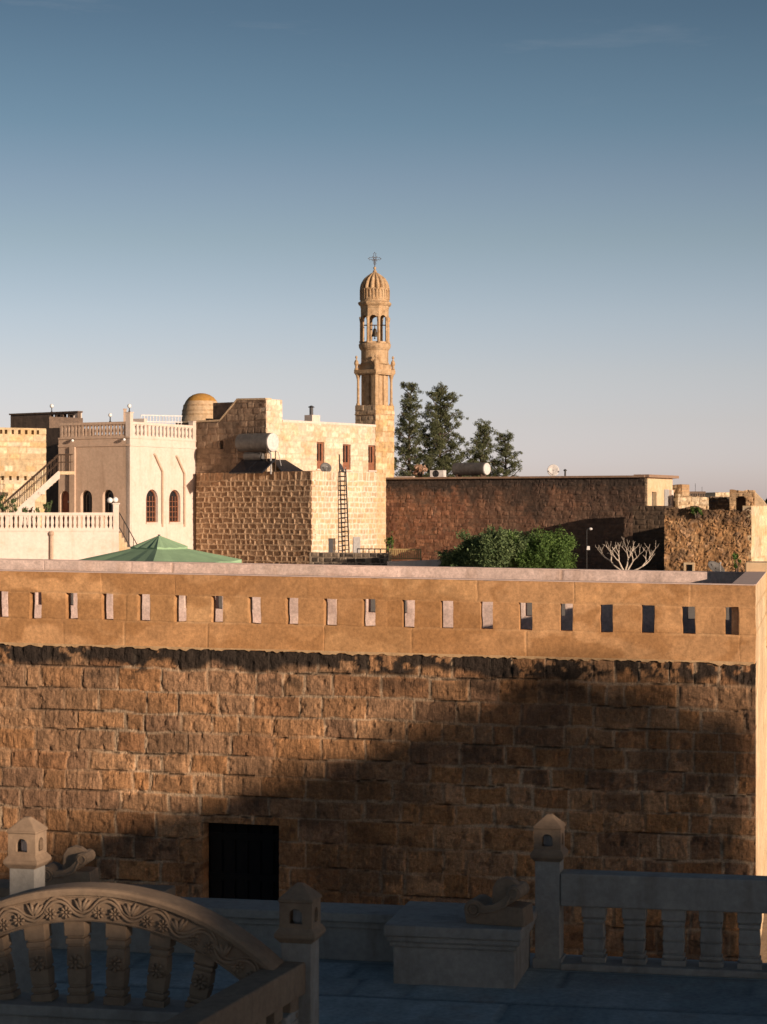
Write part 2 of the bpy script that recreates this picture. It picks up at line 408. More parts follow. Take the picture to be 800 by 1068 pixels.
# ------------------------------------------------------------------ the walled roof terrace across the alley
U = unit(.98, -.2); V2 = unit(.2, .98)
C0 = Vector((388 / F * 27.0, 27.0)); WL = 14.0
O = C0 - U * WL
SHEAR = .0126
nb = thing('walled_building', 'long rough stone wall with a dark doorway and an orange slotted parapet, across the alley', 'building', (O.x, O.y, 0))
fw = frame(O, U)
def sx(px, o=O, t=U): return run(o, t, px)
d0, d1 = sx(217) - .075, sx(291)
PAL = [(.58,.305,.142), (.55,.285,.130), (.60,.335,.17), (.52,.26,.120), (.57,.285,.122), (.53,.30,.16), (.42,.235,.13)]
HW = 4.06
def wall_stain_and_shade(X, Z, R, R2, D):
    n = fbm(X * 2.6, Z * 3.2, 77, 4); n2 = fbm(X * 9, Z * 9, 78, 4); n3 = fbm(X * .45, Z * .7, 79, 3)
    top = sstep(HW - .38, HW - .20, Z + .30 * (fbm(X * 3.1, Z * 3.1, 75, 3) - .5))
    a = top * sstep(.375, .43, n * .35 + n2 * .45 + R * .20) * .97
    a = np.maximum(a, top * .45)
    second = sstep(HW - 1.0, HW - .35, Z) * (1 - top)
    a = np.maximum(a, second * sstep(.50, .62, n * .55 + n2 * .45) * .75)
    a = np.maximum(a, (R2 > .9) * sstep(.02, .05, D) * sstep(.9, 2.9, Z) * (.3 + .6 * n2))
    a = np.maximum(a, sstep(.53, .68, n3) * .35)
    a = np.maximum(a, sstep(.50, .64, .55 * n3 + .45 * n + .16 * (X / WL - .55)) * .5)  # grey-dark patches denser to the right, shade put into the stone colour
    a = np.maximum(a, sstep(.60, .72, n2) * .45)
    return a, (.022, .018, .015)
cs = [-.2]
rg = np.random.RandomState(3)
while cs[-1] < HW - .32 - .25: cs.append(cs[-1] + rg.uniform(.255, .335))
cs = [c - (cs[-1] - (HW - .29)) for c in cs]; cs.insert(0, cs[0] - .3); cs.append(HW + .02)
wall = masonry(WL, HW, .3, .42, 11, .02, PAL, (.66,.47,.30), relief=.010, joint=.016, edge=.026, rough=.018, chis=.0045, crack=.022, bulge=.005, wob=.036, blend=.7, wide=(.55, 1.7),
               holes=[(d0, d1, -.01, 1.72)], stain=wall_stain_and_shade, thick=.5, shear=SHEAR, courses=cs, pits=.016, tint=.30, nfreq=11, jvar=.95)
coloured('wall', [(fw, wall)], M['old_stone'], nb)
# door leaf deep in its recess
sz = SHEAR * (WL - d0)
dr = MB(fw).box(d0 - .02, d1 + .02, .30, .36, -.02, 1.86 + sz).build('door', M['black_door'], nb)
pl = MB(fw)
for k in range(5): pl.box(d0 + .04 + k * .18, d0 + .19 + k * .18, .27, .298, 0, 1.8)
for z in (.25, 1.0, 1.55): pl.box(d0 + .02, d1 - .02, .245, .268, z, z + .09)
pl.build('door_planks', M['black_door'], dr)
# parapet of big dressed slabs with a row of slots
SL = [3-76, 3-38, 3, 37.5, 75.5, 112.5, 150.5, 189, 227, 266, 305, 345, 385, 426, 466.5, 507.5, 548.5, 591, 633, 676, 718.5, 763.5]
OR = [(.58,.32,.145), (.55,.295,.13), (.60,.345,.16), (.57,.315,.145)]
def orange_stain(X, Z, R, R2, D):
    n = fbm(X * 1.6 + fbm(X, Z * 2, 5, 3) * 4, Z * 3.0 + fbm(X * 1.5, Z, 6, 3) * 3, 88, 4)
    n5 = fbm(X * .8, Z * .5, 90, 3)
    return np.maximum(sstep(.44, .62, n) * .6, sstep(.5, .7, n5) * .4), (.34, .16, .055)
hp = []
for px in SL:
    x = sx(px); hp.append((x - .085, x + .085, .357, .717))
PH = 1.0
par = masonry(WL, PH, .36, 1.35, 21, .025, OR, (.60,.36,.18), relief=.005, joint=.003, edge=.010, rough=.004, bulge=.002, wob=.006,
              holes=hp, stain=orange_stain, thick=.20, shear=SHEAR, courses=[-.01, .357, .717, 1.02], tint=.12, z0=HW, nfreq=4, jit=.012, blend=.6)
fp = frame(O - V2 * .02, U)
coloured('parapet', [(fp, par)], M['ashlar'], nb)
cap = MB(fp)
def sheared(mb, x0, x1, y0, y1, z0, z1):
    a, b = SHEAR * (WL - x0), SHEAR * (WL - x1)
    return mb.add([(x0,y0,z0+a),(x1,y0,z0+b),(x1,y1,z0+b),(x0,y1,z0+a),(x0,y0,z1+a),(x1,y0,z1+b),(x1,y1,z1+b),(x0,y1,z1+a)],
                  [(0,3,2,1),(4,5,6,7),(0,1,5,4),(1,2,6,5),(2,3,7,6),(3,0,4,7)])
M['pink_plaster'] = stone_mat('pink_plaster', (.66,.50,.43), (.60,.45,.385), 1.2, .22, .004, 18, streak=((.42,.29,.22), .35))
M['side_plaster'] = stone_mat('side_plaster', (.68,.50,.31), (.60,.42,.24), 1.2, .3, .008, 12, streak=((.44,.27,.13), .6))
sheared(cap, 0, WL - .012, -.012, .205, HW + PH, HW + PH + .012).build('parapet_top', M['pink_plaster'], nb)
# ragged plaster hanging over the top course
rgd = random.Random(9); low = []; x = 0.0; zc_ = -.03
while x < WL - .02:
    zc_ = max(-.05, min(.004, zc_ * .6 + rgd.uniform(-.022, .018))); low.append((x, HW + zc_)); x += rgd.uniform(.02, .06)
fil = MB(fp).panel(low + [(WL - .02, HW + .0), (WL - .02, HW + .02), (0, HW + .02)], [], -.009, .03)
fil.v = [v + Vector((0, 0, SHEAR * (WL - (fp.inverted() @ v).x))) for v in fil.v]
fil.build('plaster_edge', stone_mat('plaster_edge', (.56,.37,.20), (.42,.26,.13), 5, .5, .01, 20), nb)
# far side of the terrace: pale inner face with its own slots
DEP = 6.4
O2 = O + V2 * DEP
ff = frame(O2, U)
PK = [(.70,.53,.455), (.66,.50,.43), (.72,.56,.48)]
hp2 = [(x - .07, x + .07, .40, .76) for x in np.arange(.35, WL - .6, .52)]
inner = masonry(WL, 1.15, .5, 1.15, 31, .04, PK, (.52,.37,.29), relief=.008, joint=.004, edge=.012, rough=.004, bulge=.002, wob=.004,
                holes=hp2, thick=.28, shear=SHEAR, courses=[-.01, .36, .78, .98, 1.2], tint=.1, z0=3.875, nfreq=4, jit=.008)
coloured('rear_parapet', [(ff, inner)], M['ashlar'], nb)
sheared(MB(ff), 0, WL, -.01, .29, 5.025, 5.04).build('rear_parapet_top', M['pink_plaster'], nb)
# right hand wing wall
fs = frame(C0 + V2 * .07 - U * .004, V2)
SP = [(.70,.52,.32), (.66,.48,.29), (.72,.55,.35)]
side_lo = masonry(DEP + .3, HW, .4, .8, 41, .04, SP, (.60,.43,.26), relief=.006, joint=.004, edge=.02, rough=.006, bulge=.002, wob=.008, thick=.3, tint=.12, nfreq=4)
coloured('side_wall', [(fs, side_lo)], M['side_plaster_c'] if 'side_plaster_c' in M else M['ashlar'], nb)
hs = [(x - .07, x + .07, .357, .717) for x in np.arange(.55, DEP, .6)]
side_up = masonry(DEP + .3, PH, .36, 1.3, 42, .04, SP, (.55,.38,.22), relief=.008, joint=.004, edge=.012, rough=.004, bulge=.002, wob=.004,
                  holes=hs, thick=.30, courses=[-.01, .357, .717, 1.02], tint=.12, z0=HW, nfreq=4)
coloured('side_parapet', [(fs, side_up)], M['ashlar'], nb)
MB(fs).box(.0, DEP + .3, -.010, .305, HW + PH, HW + PH + .012).build('side_parapet_top', M['pink_plaster'], nb)
MB(fw).box(.02, WL - .34, .52, DEP - .02, 0, 3.93).build('terrace_slab', M['pink_plaster'], nb)
MB(ff).box(WL - .32, WL + .20, -.42, .30, 3.9, 5.215).build('corner_pier', M['side_plaster'], nb, bevel=.02)

# ------------------------------------------------------------------ foreground terrace, in the shade
FLOOR = 2.45
Pf = ground_at(573, 16.5)
G = frame(Pf, U)                                             # local x along the balustrade, y away
struct('terrace', MB(G).box(-14, 12, -17.0, .45, 0, FLOOR), M['floor_stone'])

pv = masonry(13.0, 9.0, .6, .62, 51, .06, [(.40,.45,.44), (.35,.395,.39), (.43,.465,.45)], (.22,.25,.245), relief=.006, joint=.006, edge=.02, rough=.003, bulge=.003, wob=.006, thick=.0, tint=.3, nfreq=3)
pvm = G @ Matrix(((1,0,0,-6.5),(0,0,1,-9.2),(0,-1,0,FLOOR + .002),(0,0,0,1)))
tag(coloured('terrace_paving', [(pvm, pv)], M['ashlar']), kind='structure')
def lantern_post(apex_z, label, px, Y, seed):
    p = ground_at(px, Y)
    r = thing('lantern_post', label, 'stone post', (0, 0, 0), 'stone lantern posts on the terrace')
    h = apex_z - FLOOR; zb = h - .30                          # lantern body base
    a = MB().box(-.098, .098, -.098, .098, 0, zb - .06); a.box(-.115, .115, -.115, .115, 0, .08)
    a.build('shaft', M['grey_stone'], r, bevel=.006)
    b = MB().taper(-.102, .102, -.102, .102, zb - .065, zb - .03, -.03).box(-.132, .132, -.132, .132, zb - .03, zb - .005).taper(-.132, .132, -.132, .132, zb - .005, zb + .03, .026)
    b.build('moulding', M['carved_stone'], r, bevel=.004)
    q = MB()
    for k in range(4):
        m = Matrix.Rotation(k * PI / 2, 4, 'Z') @ Matrix.Translation((0, -.105, 0))
        q.panel(rect(-.105 + .0005, .105 - .0005, zb + .028, zb + .185), [arch(-.042, .042, zb + .055, zb + .150)], 0, .028, m=m)
    q.build('lantern', M['carved_stone'], r)
    MB().lathe([(.03, zb + .03), (.045, zb + .06), (.045, zb + .125), (.02, zb + .15)], 10).build('lamp', M['globe'] if seed == 1 else M['grey_paint'], r)
    c = MB().taper(-.112, .112, -.112, .112, zb + .186, zb + .205, -.004).taper(-.116, .116, -.116, .116, zb + .205, zb + .295, .095)
    c.build('cap', M['carved_stone'], r, bevel=.008)
    r.location = (p.x, p.y, FLOOR); r.rotation_euler = (0, 0, math.atan2(U.y, U.x) - math.radians(2))
    return r
lantern_post(6 - 314 * 16.5 / F, 'stone lantern post with a pyramid cap between the block and the straight balustrade', 573, 16.5, 0)
lantern_post(6 - 386 * 13.25 / F, 'nearest stone lantern post where the arched rail meets the sloping handrail', 313, 13.25, 0)
lantern_post(6 - 317 * 15.2 / F, 'sunlit stone lantern post behind the carved arched rail', 28.5, 15.2, 1)

BAL = [(0,.10,1.1,1.1),(.10,.13,.86,.86),(.13,.19,1,1),(.19,.22,.84,.84),(.22,.42,.9,.98),(.42,.45,.85,.85),(.45,.68,.98,.9),(.68,.71,.84,.84),(.71,.78,1,1),(.78,.81,.86,.86),(.81,1,1.08,1.08)]
def square_baluster(w, d, h, prof=BAL):
    b = MB()
    for a, c, k0, k1 in prof:
        b.add([(-w/2*k0,-d/2*k0,a*h),(w/2*k0,-d/2*k0,a*h),(w/2*k0,d/2*k0,a*h),(-w/2*k0,d/2*k0,a*h),(-w/2*k1,-d/2*k1,c*h),(w/2*k1,-d/2*k1,c*h),(w/2*k1,d/2*k1,c*h),(-w/2*k1,d/2*k1,c*h)],
              [(0,3,2,1),(4,5,6,7),(0,1,5,4),(1,2,6,5),(2,3,7,6),(3,0,4,7)])
    return b
bv_mod = lambda o, wd=.005: (lambda b: (setattr(b, 'width', wd), setattr(b, 'segments', 2), setattr(b, 'limit_method', 'ANGLE')))(o.modifiers.new('bevel', 'BEVEL'))

# straight balustrade on the right
sb = thing('balustrade', 'straight stone balustrade in shade at lower right, with a plain broad rail', 'balustrade', (Pf.x, Pf.y, FLOOR), 'stone balustrades of the terrace', math.atan2(U.y, U.x))
b_ = MB().box(.10, 5.2, -.11, .11, .49, .745); b_.build('rail', M['grey_stone'], None, bevel=.012).parent = sb
b_ = MB().box(.10, 5.2, -.15, .15, 0, .055); b_.build('curb', M['grey_stone'], None, bevel=.01).parent = sb
bm_ = square_baluster(.170, .15, .434).mesh('baluster', M['grey_stone'])
xs_ = [run(Pf, U, p) for p in (620, 662, 703, 742, 782)]
for i in range(15):
    x = xs_[i] if i < 5 else xs_[4] + (i - 4) * .325
    o_ = put('baluster', bm_, sb, (x, 0, .055)); bv_mod(o_)

# handrail running back from the nearest post towards the viewer
D2 = unit(-.32, -.947); Q2 = Vector((-.45, 13.25))
hb = thing('balustrade', 'plain stone handrail and balusters running from the nearest lantern post towards the viewer', 'balustrade', (Q2.x, Q2.y, FLOOR), 'stone balustrades of the terrace', math.atan2(D2.y, D2.x))
o_ = MB().box(.0, 6.0, -.20, 0, .545, .745).build('rail', M['carved_stone'], None, bevel=.012); o_.parent = hb
o_ = MB().box(.0, 6.0, -.22, .02, 0, .07).build('curb', M['grey_stone'], None, bevel=.01); o_.parent = hb
bm2 = square_baluster(.13, .13, .475).mesh('baluster', M['carved_stone'])
for i in range(20):
    o_ = put('baluster', bm2, hb, (.22 + i * .27, -.10, .07)); bv_mod(o_)

# carved arched balustrade
Q = ground_at(288, 12.95)
def apt(px, py):
    x = run(Q, U, px); Y = Q.y + U.y * x
    return x, z_at(py, Y)
p1, p2, p3 = apt(280, 1002), apt(180, 942), apt(62, 926)
def circle(a, b, c):
    ax, ay = a; bx, by = b; cx, cy = c
    d = 2 * (ax*(by-cy) + bx*(cy-ay) + cx*(ay-by))
    ux = ((ax*ax+ay*ay)*(by-cy) + (bx*bx+by*by)*(cy-ay) + (cx*cx+cy*cy)*(ay-by)) / d
    uy = ((ax*ax+ay*ay)*(cx-bx) + (bx*bx+by*by)*(ax-cx) + (cx*cx+cy*cy)*(bx-ax)) / d
    return ux, uy, math.hypot(ax - ux, ay - uy)
cxA, czA, RA = circle(p1, p2, p3)
print('arch circle', cxA, czA, RA, p1, p2, p3)
A_END = math.asin((p1[0] + .05 - cxA) / RA)                         # half angle at the right end
ab = thing('balustrade', 'arched stone balustrade carved with vine and flowers, at lower left', 'balustrade', (Q.x, Q.y, FLOOR), 'stone balustrades of the terrace')
FA = frame(Q, U)
def arcp(a, n, y): return (cxA + (RA + n) * math.sin(a), y, czA + (RA + n) * math.cos(a))
def sweep(mb, sec, a0, a1, k=64):
    vs = []; fs = []; n = len(sec)
    for i in range(k + 1):
        a = a0 + (a1 - a0) * i / k
        vs += [arcp(a, nn, y) for y, nn in sec]
    for i in range(k):
        for j in range(n):
            j2 = (j + 1) % n; fs.append((i*n+j, i*n+j2, (i+1)*n+j2, (i+1)*n+j))
    fs.append(tuple(range(n))); fs.append(tuple(k*n + j for j in reversed(range(n))))
    return mb.add(vs, fs)
rail = MB(FA)
sweep(rail, [(0, -.215), (.18, -.215), (.18, -.048), (0, -.048)], -A_END, A_END)
rail.build('rail', M['carved_stone'], ab)
cop = MB(FA)
sweep(cop, [(-.03, -.047), (.21, -.047), (.215, -.02), (.205, -.004), (.18, 0), (0, 0), (-.026, -.006), (-.036, -.022)], -A_END, A_END)
cop.build('coping', M['carved_stone'], ab)
rel = MB(FA); rel.smooth = True
PER = .35
a_of = lambda s: s / RA
span = A_END * RA
def rosette(mb, a, n, r, y=-.009, petals=8):
    c = arcp(a, n, y)
    mb.ball(c, r * .26, 8)
    for k in range(petals):
        t = 2 * PI * k / petals
        pts = []
        for f, ww in ((.3, .1), (.6, .24), (.85, .22), (1.0, .06)):
            pts.append(((c[0] + r * f * math.cos(t), c[1] - .006 * math.sin(f * 3), c[2] + r * f * math.sin(t)), r * ww))
        mb.tube([p for p, q in pts], [q * .85 for p, q in pts], 6)
mid = -.132
s0 = run(Q, U, 58) - cxA                                     # a flower pair sits at photo column 58
for off, rr in ((0, .0115), (.026, .0095)):
    pts = []
    s = -span + .01
    while s < span - .005:
        w_ = math.cos(2 * PI * (s - s0) / PER)
        sharp = math.copysign(abs(w_) ** .8, w_)
        pts.append(arcp(a_of(s), mid + .000 + .050 * sharp + off, -.007)); s += .012
    rel.tube(pts, rr, 6)
for k in range(-6, 7):
    s = s0 + k * PER
    for ds in (-.058, .058):
        if abs(s + ds) < span - .05: rosette(rel, a_of(s + ds), mid - .022, .042)
    st = s + PER / 2                                         # tulips in the dips of the vine
    if abs(st) < span - .06:
        for ang in (-.55, -.2, .2, .55):
            base = arcp(a_of(st), mid - .02, -.008)
            pts = [Vector(base) + Vector((math.sin(ang) * f * .085 + math.copysign(.012 * f * f, ang), -.004 * math.sin(f * 3), math.cos(ang) * f * .085)) for f in (0, .3, .6, 1.0)]
            rel.tube(pts, [.006, .015, .015, .004], 6)
for off in (-.205, -.060):
    rel.tube([arcp(-A_END + .01 + (2 * A_END - .02) * i / 60, off, -.002) for i in range(61)], .006, 5)
rel.build('carved_relief', M['carved_stone'], ab, fix=True)
ZB = z_at(1058, Q.y)                                          # top of the low curved base
base = MB(FA); base.box(cxA - span * .98, cxA + span * .98, -.05, .23, FLOOR, ZB - .07).box(cxA - span * .98, cxA + span * .98, -.08, .26, ZB - .068, ZB)
base.build('base', M['grey_stone'], ab, bevel=.01)
xb_ = [run(Q, U, px) for px in (25, 73, 123, 176, 229)]
while xb_[0] - .31 > cxA - span + .25: xb_.insert(0, xb_[0] - .31)
for i, x in enumerate(xb_):
    a = math.asin((x - cxA) / RA)
    top = arcp(a, -.214, .09); tilt = (a - .03) * .42
    h = (top[2] - ZB + .004) / math.cos(tilt)
    w_ = .128
    bb = square_baluster(w_, .12, h)
    o_ = bb.build('baluster', M['carved_stone'], None); o_.parent = ab
    Rz = math.atan2(U.y, U.x)
    o_.rotation_euler = Matrix.Rotation(Rz, 3, 'Z').to_4x4().to_3x3().__matmul__(Matrix.Rotation(tilt, 3, 'Y')).to_euler()
    bp = FA @ Vector((top[0] - math.sin(tilt) * h, .09, ZB - .002))
    o_.location = bp - Vector((Q.x, Q.y, FLOOR)); bv_mod(o_)
    ro = MB(); ro.smooth = True
    c = (0, -.062, h * .5)
    ro.ball(c, .013, 8)
    for k in range(8):
        t = 2 * PI * k / 8
        ro.tube([(c[0] + .052 * f * math.cos(t), c[1] - .006 * math.sin(3 * f), c[2] + .052 * f * math.sin(t)) for f in (.3, .6, .85, 1)], [.005, .012, .012, .003], 6)
    o2 = ro.build('rosette', M['carved_stone'], None); o2.parent = o_

# low wall, block and the two carved consoles
lw = thing('low_wall', 'low stone wall with a moulded top between the nearest lantern post and the block', 'wall', (*ground_at(300, 16.4), FLOOR))
m = MB(G); m.box(-3.4, -1.12, -.12, .22, FLOOR, FLOOR + .26).box(-3.4, -1.12, -.145, .22, FLOOR + .261, FLOOR + .31)
m.build('body', M['grey_stone'], lw, bevel=.006)
MB(G).box(-3.4, -1.12, -.18, .25, FLOOR + .311, FLOOR + .385).build('coping', M['grey_stone'], lw, bevel=.012)
FB = frame((0.0, 15.79), U)
bl = thing('stone_block', 'broad stone block with moulded edge carrying the larger carved console', 'stone block', (.5, 15.9, FLOOR), 'stone blocks on the terrace')
MB(FB).box(.06, .98, .07, .94, FLOOR, FLOOR + .29).build('body', M['grey_stone'], bl, bevel=.008)
MB(FB).box(.035, 1.005, .045, .96, FLOOR + .291, FLOOR + .33).box(.015, 1.025, .02, .98, FLOOR + .331, FLOOR + .375).build('moulding', M['grey_stone'], bl, bevel=.012)
MB(FB).box(0, 1.04, 0, 1.0, FLOOR + .376, FLOOR + .46).build('top_slab', M['grey_stone'], bl, bevel=.012)
L0 = ground_at(168, 16.9)
FL = frame(L0, U)
b2 = thing('stone_block', 'stone block with pale top slab behind the crown of the carved arched rail', 'stone block', (L0.x - .5, L0.y, FLOOR), 'stone blocks on the terrace')
MB(FL).box(-1.55, -.05, .05, .35, FLOOR, FLOOR + .41).build('body', M['grey_stone'], b2, bevel=.008)
MB(FL).box(-1.6, 0, 0, .40, FLOOR + .411, FLOOR + .49).build('top_slab', M['carved_stone'], b2, bevel=.012)
def console(label, loc, rz, s=1.0):
    r = thing('carved_console', label, 'stone carving', (0, 0, 0), 'loose carved consoles')
    prof = []
    for k in range(10):                                       # big lower roll
        a = math.radians(200 - 26 * k); prof.append((.075 + .075 * math.cos(a), .125 + .075 * math.sin(a)))
    prof = [(.02, 0), (.0, .10)] + [(.075 + .075 * math.cos(math.radians(a)), .105 + .075 * math.sin(math.radians(a))) for a in range(180, 40, -20)]
    prof += [(.16, .142), (.22, .15), (.28, .18), (.33, .225)]
    prof += [(.385 + .055 * math.cos(math.radians(a)), .245 + .055 * math.sin(math.radians(a))) for a in range(150, -61, -30)]
    prof += [(.37, .175), (.33, .145), (.46, .14), (.47, .0)]
    a = MB(); n = len(prof)
    a.panel([(x, z) for x, z in prof], [], -.13, .13)
    a.build('scroll', M['carved_stone'], r, bevel=.014)
    for y in (-.131, .131):                                   # volute eyes on both cheeks
        lf = MB(); lf.smooth = True
        for r_, q_ in ((.05, .010), (.028, .010)):
            lf.tube([(.075 + r_ * math.cos(k * PI / 7), y, .105 + r_ * math.sin(k * PI / 7)) for k in range(14)], q_, 6, closed=True)
        lf.tube([(.385 + .034 * math.cos(k * PI / 6), y, .245 + .034 * math.sin(k * PI / 6)) for k in range(12)], .009, 6, closed=True)
        lf.tube([(.125, y, .105), (.15, y, .09), (.24, y, .105), (.32, y, .14), (.36, y, .22)], .012, 6)
        lf.build('volute_lines', M['carved_stone'], r)
    r_lf = MB().panel([(.19, .13), (.20, .27), (.235, .325), (.29, .345), (.35, .33), (.40, .295), (.36, .2), (.28, .16)], [], -.045, .045).build('leaf_crest', M['carved_stone'], r, bevel=.022)
    r.location = loc; r.rotation_euler = (0, 0, rz); r.scale = (s, s, s)
    return r
cp = FB @ Vector((.60, .30, FLOOR + .462)); console('carved stone console lying on the broad stone block', cp, math.radians(-20))
cp = FL @ Vector((-1.08, .2, FLOOR + .492)); console('carved stone console lying behind the arched rail beside the sunlit lantern post', cp, math.radians(-8), .95)

# ------------------------------------------------------------------ the house on the right, outside the picture, whose shadow lies over the alley
EV = Vector((-SH.y, SH.x))                                    # horizontal, across the sun; grows to the right/away
T0 = 45.0; TE = math.tan(SUN_EL)
def shade(px, py, Y):
    p = at(px, py, Y); h = Vector((p.x, p.y)); return h.dot(EV), p.z + (T0 - h.dot(SH)) * TE
def wall_Y(px): x = run(O, U, px); return O.y + U.y * x
edge = [(-80, 915), (0, 900), (100, 858), (170, 838), (300, 802), (380, 772), (440, 752), (480, 732), (520, 706), (560, 690), (610, 688), (650, 694), (690, 706), (735, 726), (780, 748)]
prof = [shade(px, py, wall_Y(px)) for px, py in edge]
near = [shade(28, 900, 15.2), shade(150, 938, 13.1), shade(573, 905, 16.5)]
print('shade wall', [(round(a, 2), round(b, 2)) for a, b in prof]); print('shade near', near)
oh = thing('town_house', 'tall plain stone house outside the picture on the right whose shadow lies over the alley', 'house', (*(SH * T0 + EV * 0), 0))
FO = frame(SH * T0, EV)                                       # local x = across the sun, outwards faces the alley
n0, n1, n2 = near
e_end = C0.dot(EV) + .12
zf_ = n1[1] - .02
sil = [(-26, -.2), (e_end, -.2), (e_end, prof[-1][1] - .05)] + [(e, z) for e, z in reversed(prof[:-1])] + [(n2[0] + 1.2, n2[1] + .30), (n2[0], n2[1] + .46), (n2[0] - 1.2, n2[1] + .38), (n0[0] + 1.6, zf_ + .42), (n0[0] + .75, zf_ + .38), (n0[0] + .42, n0[1] - .06), (n0[0] - .38, n0[1] - .10), (n0[0] - .52, zf_), (n1[0] - .4, zf_), (n1[0] - 1.0, zf_ + .12), (n1[0] - 2.5, zf_ + .6), (-26, zf_ + .6)]
print('sil', n0, n1, n2)
wins = [rect(x, x + 1.1, z, z + 1.7) for x in range(-23, 17, 4) for z in (3.2, 7.2, 10.4)]
MB(FO).panel(sil, wins, -9, 0).build('wall', M['dark_stone'], oh)
for x in range(-23, 17, 4):
    for z in (3.2, 7.2, 10.4): MB(FO).box(x - .02, x + 1.12, -.32, -.25, z - .02, z + 1.72).build('window', M['dark_grey'], oh)

# ------------------------------------------------------------------ shared pieces for the distant roofs
def far_baluster(w, h, d=None):
    d = d or w
    b = MB()
    pf = [(0, .12, 1, 1), (.12, .20, .7, .7), (.20, .45, .72, .98), (.45, .80, .98, .66), (.80, .88, .7, .7), (.88, 1, 1, 1)]
    for a, c, k0, k1 in pf:
        b.add([(-w/2*k0,-d/2*k0,a*h),(w/2*k0,-d/2*k0,a*h),(w/2*k0,d/2*k0,a*h),(-w/2*k0,d/2*k0,a*h),(-w/2*k1,-d/2*k1,c*h),(w/2*k1,-d/2*k1,c*h),(w/2*k1,d/2*k1,c*h),(-w/2*k1,d/2*k1,c*h)],
              [(0,3,2,1),(4,5,6,7),(0,1,5,4),(1,2,6,5),(2,3,7,6),(3,0,4,7)])
    return b
def balustrade(parent, fr, x0, x1, z0, z1, n, mt, w=.3, name='balustrade', y=.12, d=.2, rail=.17, foot=.08):
    """a part with its balusters as sub-parts"""
    m = MB(fr); m.box(x0, x1, y - d/2 - .03, y + d/2 + .03, z1 - rail, z1); m.box(x0, x1, y - d/2, y + d/2, z0, z0 + foot)
    p = m.build(name, mt, parent)
    off = root_loc(p)
    me = far_baluster(w, z1 - rail - z0 - foot + .004, d * .85).mesh('baluster', mt)
    rz = math.atan2(fr[1][0], fr[0][0])
    for i in range(n):
        q = fr @ Vector((x0 + (i + .5) * (x1 - x0) / n, y, z0 + foot - .002))
        put('baluster', me, p, q - off, (0, 0, rz))
    return p
def window(parent, fr, x0, x1, z0, z1, y=.18, mt='wood', arched=True, bars=2, rungs=3, th=.09, name='window'):
    m = MB(fr)
    out = arch(x0 - .02, x1 + .02, z0 - .02, z1 + .02) if arched else rect(x0 - .02, x1 + .02, z0 - .02, z1 + .02)
    inn = arch(x0 + th, x1 - th, z0 + th, z1 - th) if arched else rect(x0 + th, x1 - th, z0 + th, z1 - th)
    m.panel(out, [inn], y, y + .08)
    p = m.build(name, M[mt], parent)
    zt = z1 - (x1 - x0) * .32 if arched else z1
    g = MB(fr)
    for k in range(bars):
        x = x0 + (k + 1) * (x1 - x0) / (bars + 1); g.box(x - .025, x + .025, y + .005, y + .05, z0, zt)
    for k in range(rungs):
        z = z0 + (k + 1) * (zt - z0) / (rungs + 1); g.box(x0 + .02, x1 - .02, y + .007, y + .047, z - .02, z + .02)
    if bars or rungs: g.build('bars', M[mt], p)
    MB(fr).box(x0 - .015, x1 + .015, y + .082, y + .10, z0 - .015, z1 + .015).build('pane', M['glass'], p)
    return p
def globe_lamp(parent, pos, h=.45, r=.15, name='lamp'):
    m = MB(); m.tube([(pos[0], pos[1], pos[2]), (pos[0], pos[1], pos[2] + h)], .035, 6)
    m.lathe([(.09, pos[2]), (.04, pos[2] + .08)], 8, (pos[0], pos[1]))
    p = m.build(name, M['iron'], parent)
    b = MB(); b.smooth = True; b.ball((pos[0], pos[1], pos[2] + h + r * .8), r, 12)
    b.build('globe', M['globe'], p)
    return p

# ------------------------------------------------------------------ pale house with balustraded roof
g = math.radians(62); TR = Vector((math.cos(g), math.sin(g))); TL = Vector((-math.sin(g), math.cos(g)))
KY = 137.0; K = ground_at(135.5, KY)
hs_ = thing('house', 'pale plastered house with arched windows and a balustraded roof, left of the domed building', 'house', (K.x, K.y, COURT))
fr_ = frame(K, TR)
zk = lambda py: z_at(py, KY)
rx = lambda px: run(K, TR, px); LR = rx(205.3)
zt = zk(455.5); zl = zk(464)
w1, w2 = (rx(152.3), rx(164.8)), (rx(176.3), rx(188.2))
zw = zk(510), zk(545)
right = MB(fr_).panel(rect(0, LR, COURT, zt), [arch(w1[0], w1[1], zw[1], zw[0]), arch(w2[0], w2[1], zw[1], zw[0])], 0, .32)
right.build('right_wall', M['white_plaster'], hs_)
MB(fr_).box(-.05, LR, -.06, -.003, zl - .07, zl + .07).build('string_course', M['white_plaster'], hs_)
MB(fr_).box(-.05, LR, -.05, -.003, zt - .09, zt + .02).build('cornice', M['white_plaster'], hs_)
MB(fr_).box(0.1, LR, -.035, -.002, COURT, zw[1] - .12).build('plinth', M['white_plaster'], hs_)
for a, b in (w1, w2): MB(fr_).box(a - .06, b + .06, -.10, -.003, zw[1] - .10, zw[1] - .004).build('sill', M['white_plaster'], hs_)
for a, b in (w1, w2): window(hs_, fr_, a, b, zw[1], zw[0], bars=3, rungs=4, th=.07)
for pxa, pya, pxb, pyb in ((160.3, 472.5, 168.6, 491), (183.2, 473.5, 191.5, 492.5)):       # rain pipes
    xa, xb = rx(pxa), rx(pxb)
    pts = [(xa, -.02, zk(pya)), (xa + .05, -.09, zk(pya) - .05), ((xa + xb) / 2, -.09, (zk(pya) + zk(pyb)) / 2), (xb, -.09, zk(pyb)), (xb, -.09, zw[1] - .3)]
    MB(fr_).tube(pts, .075, 8).build('rain_pipe', M['shaded_tan_plaster'], hs_)
LLn = run(K, TL, 61.0)
fl_ = frame(K + TL * LLn, -TL)
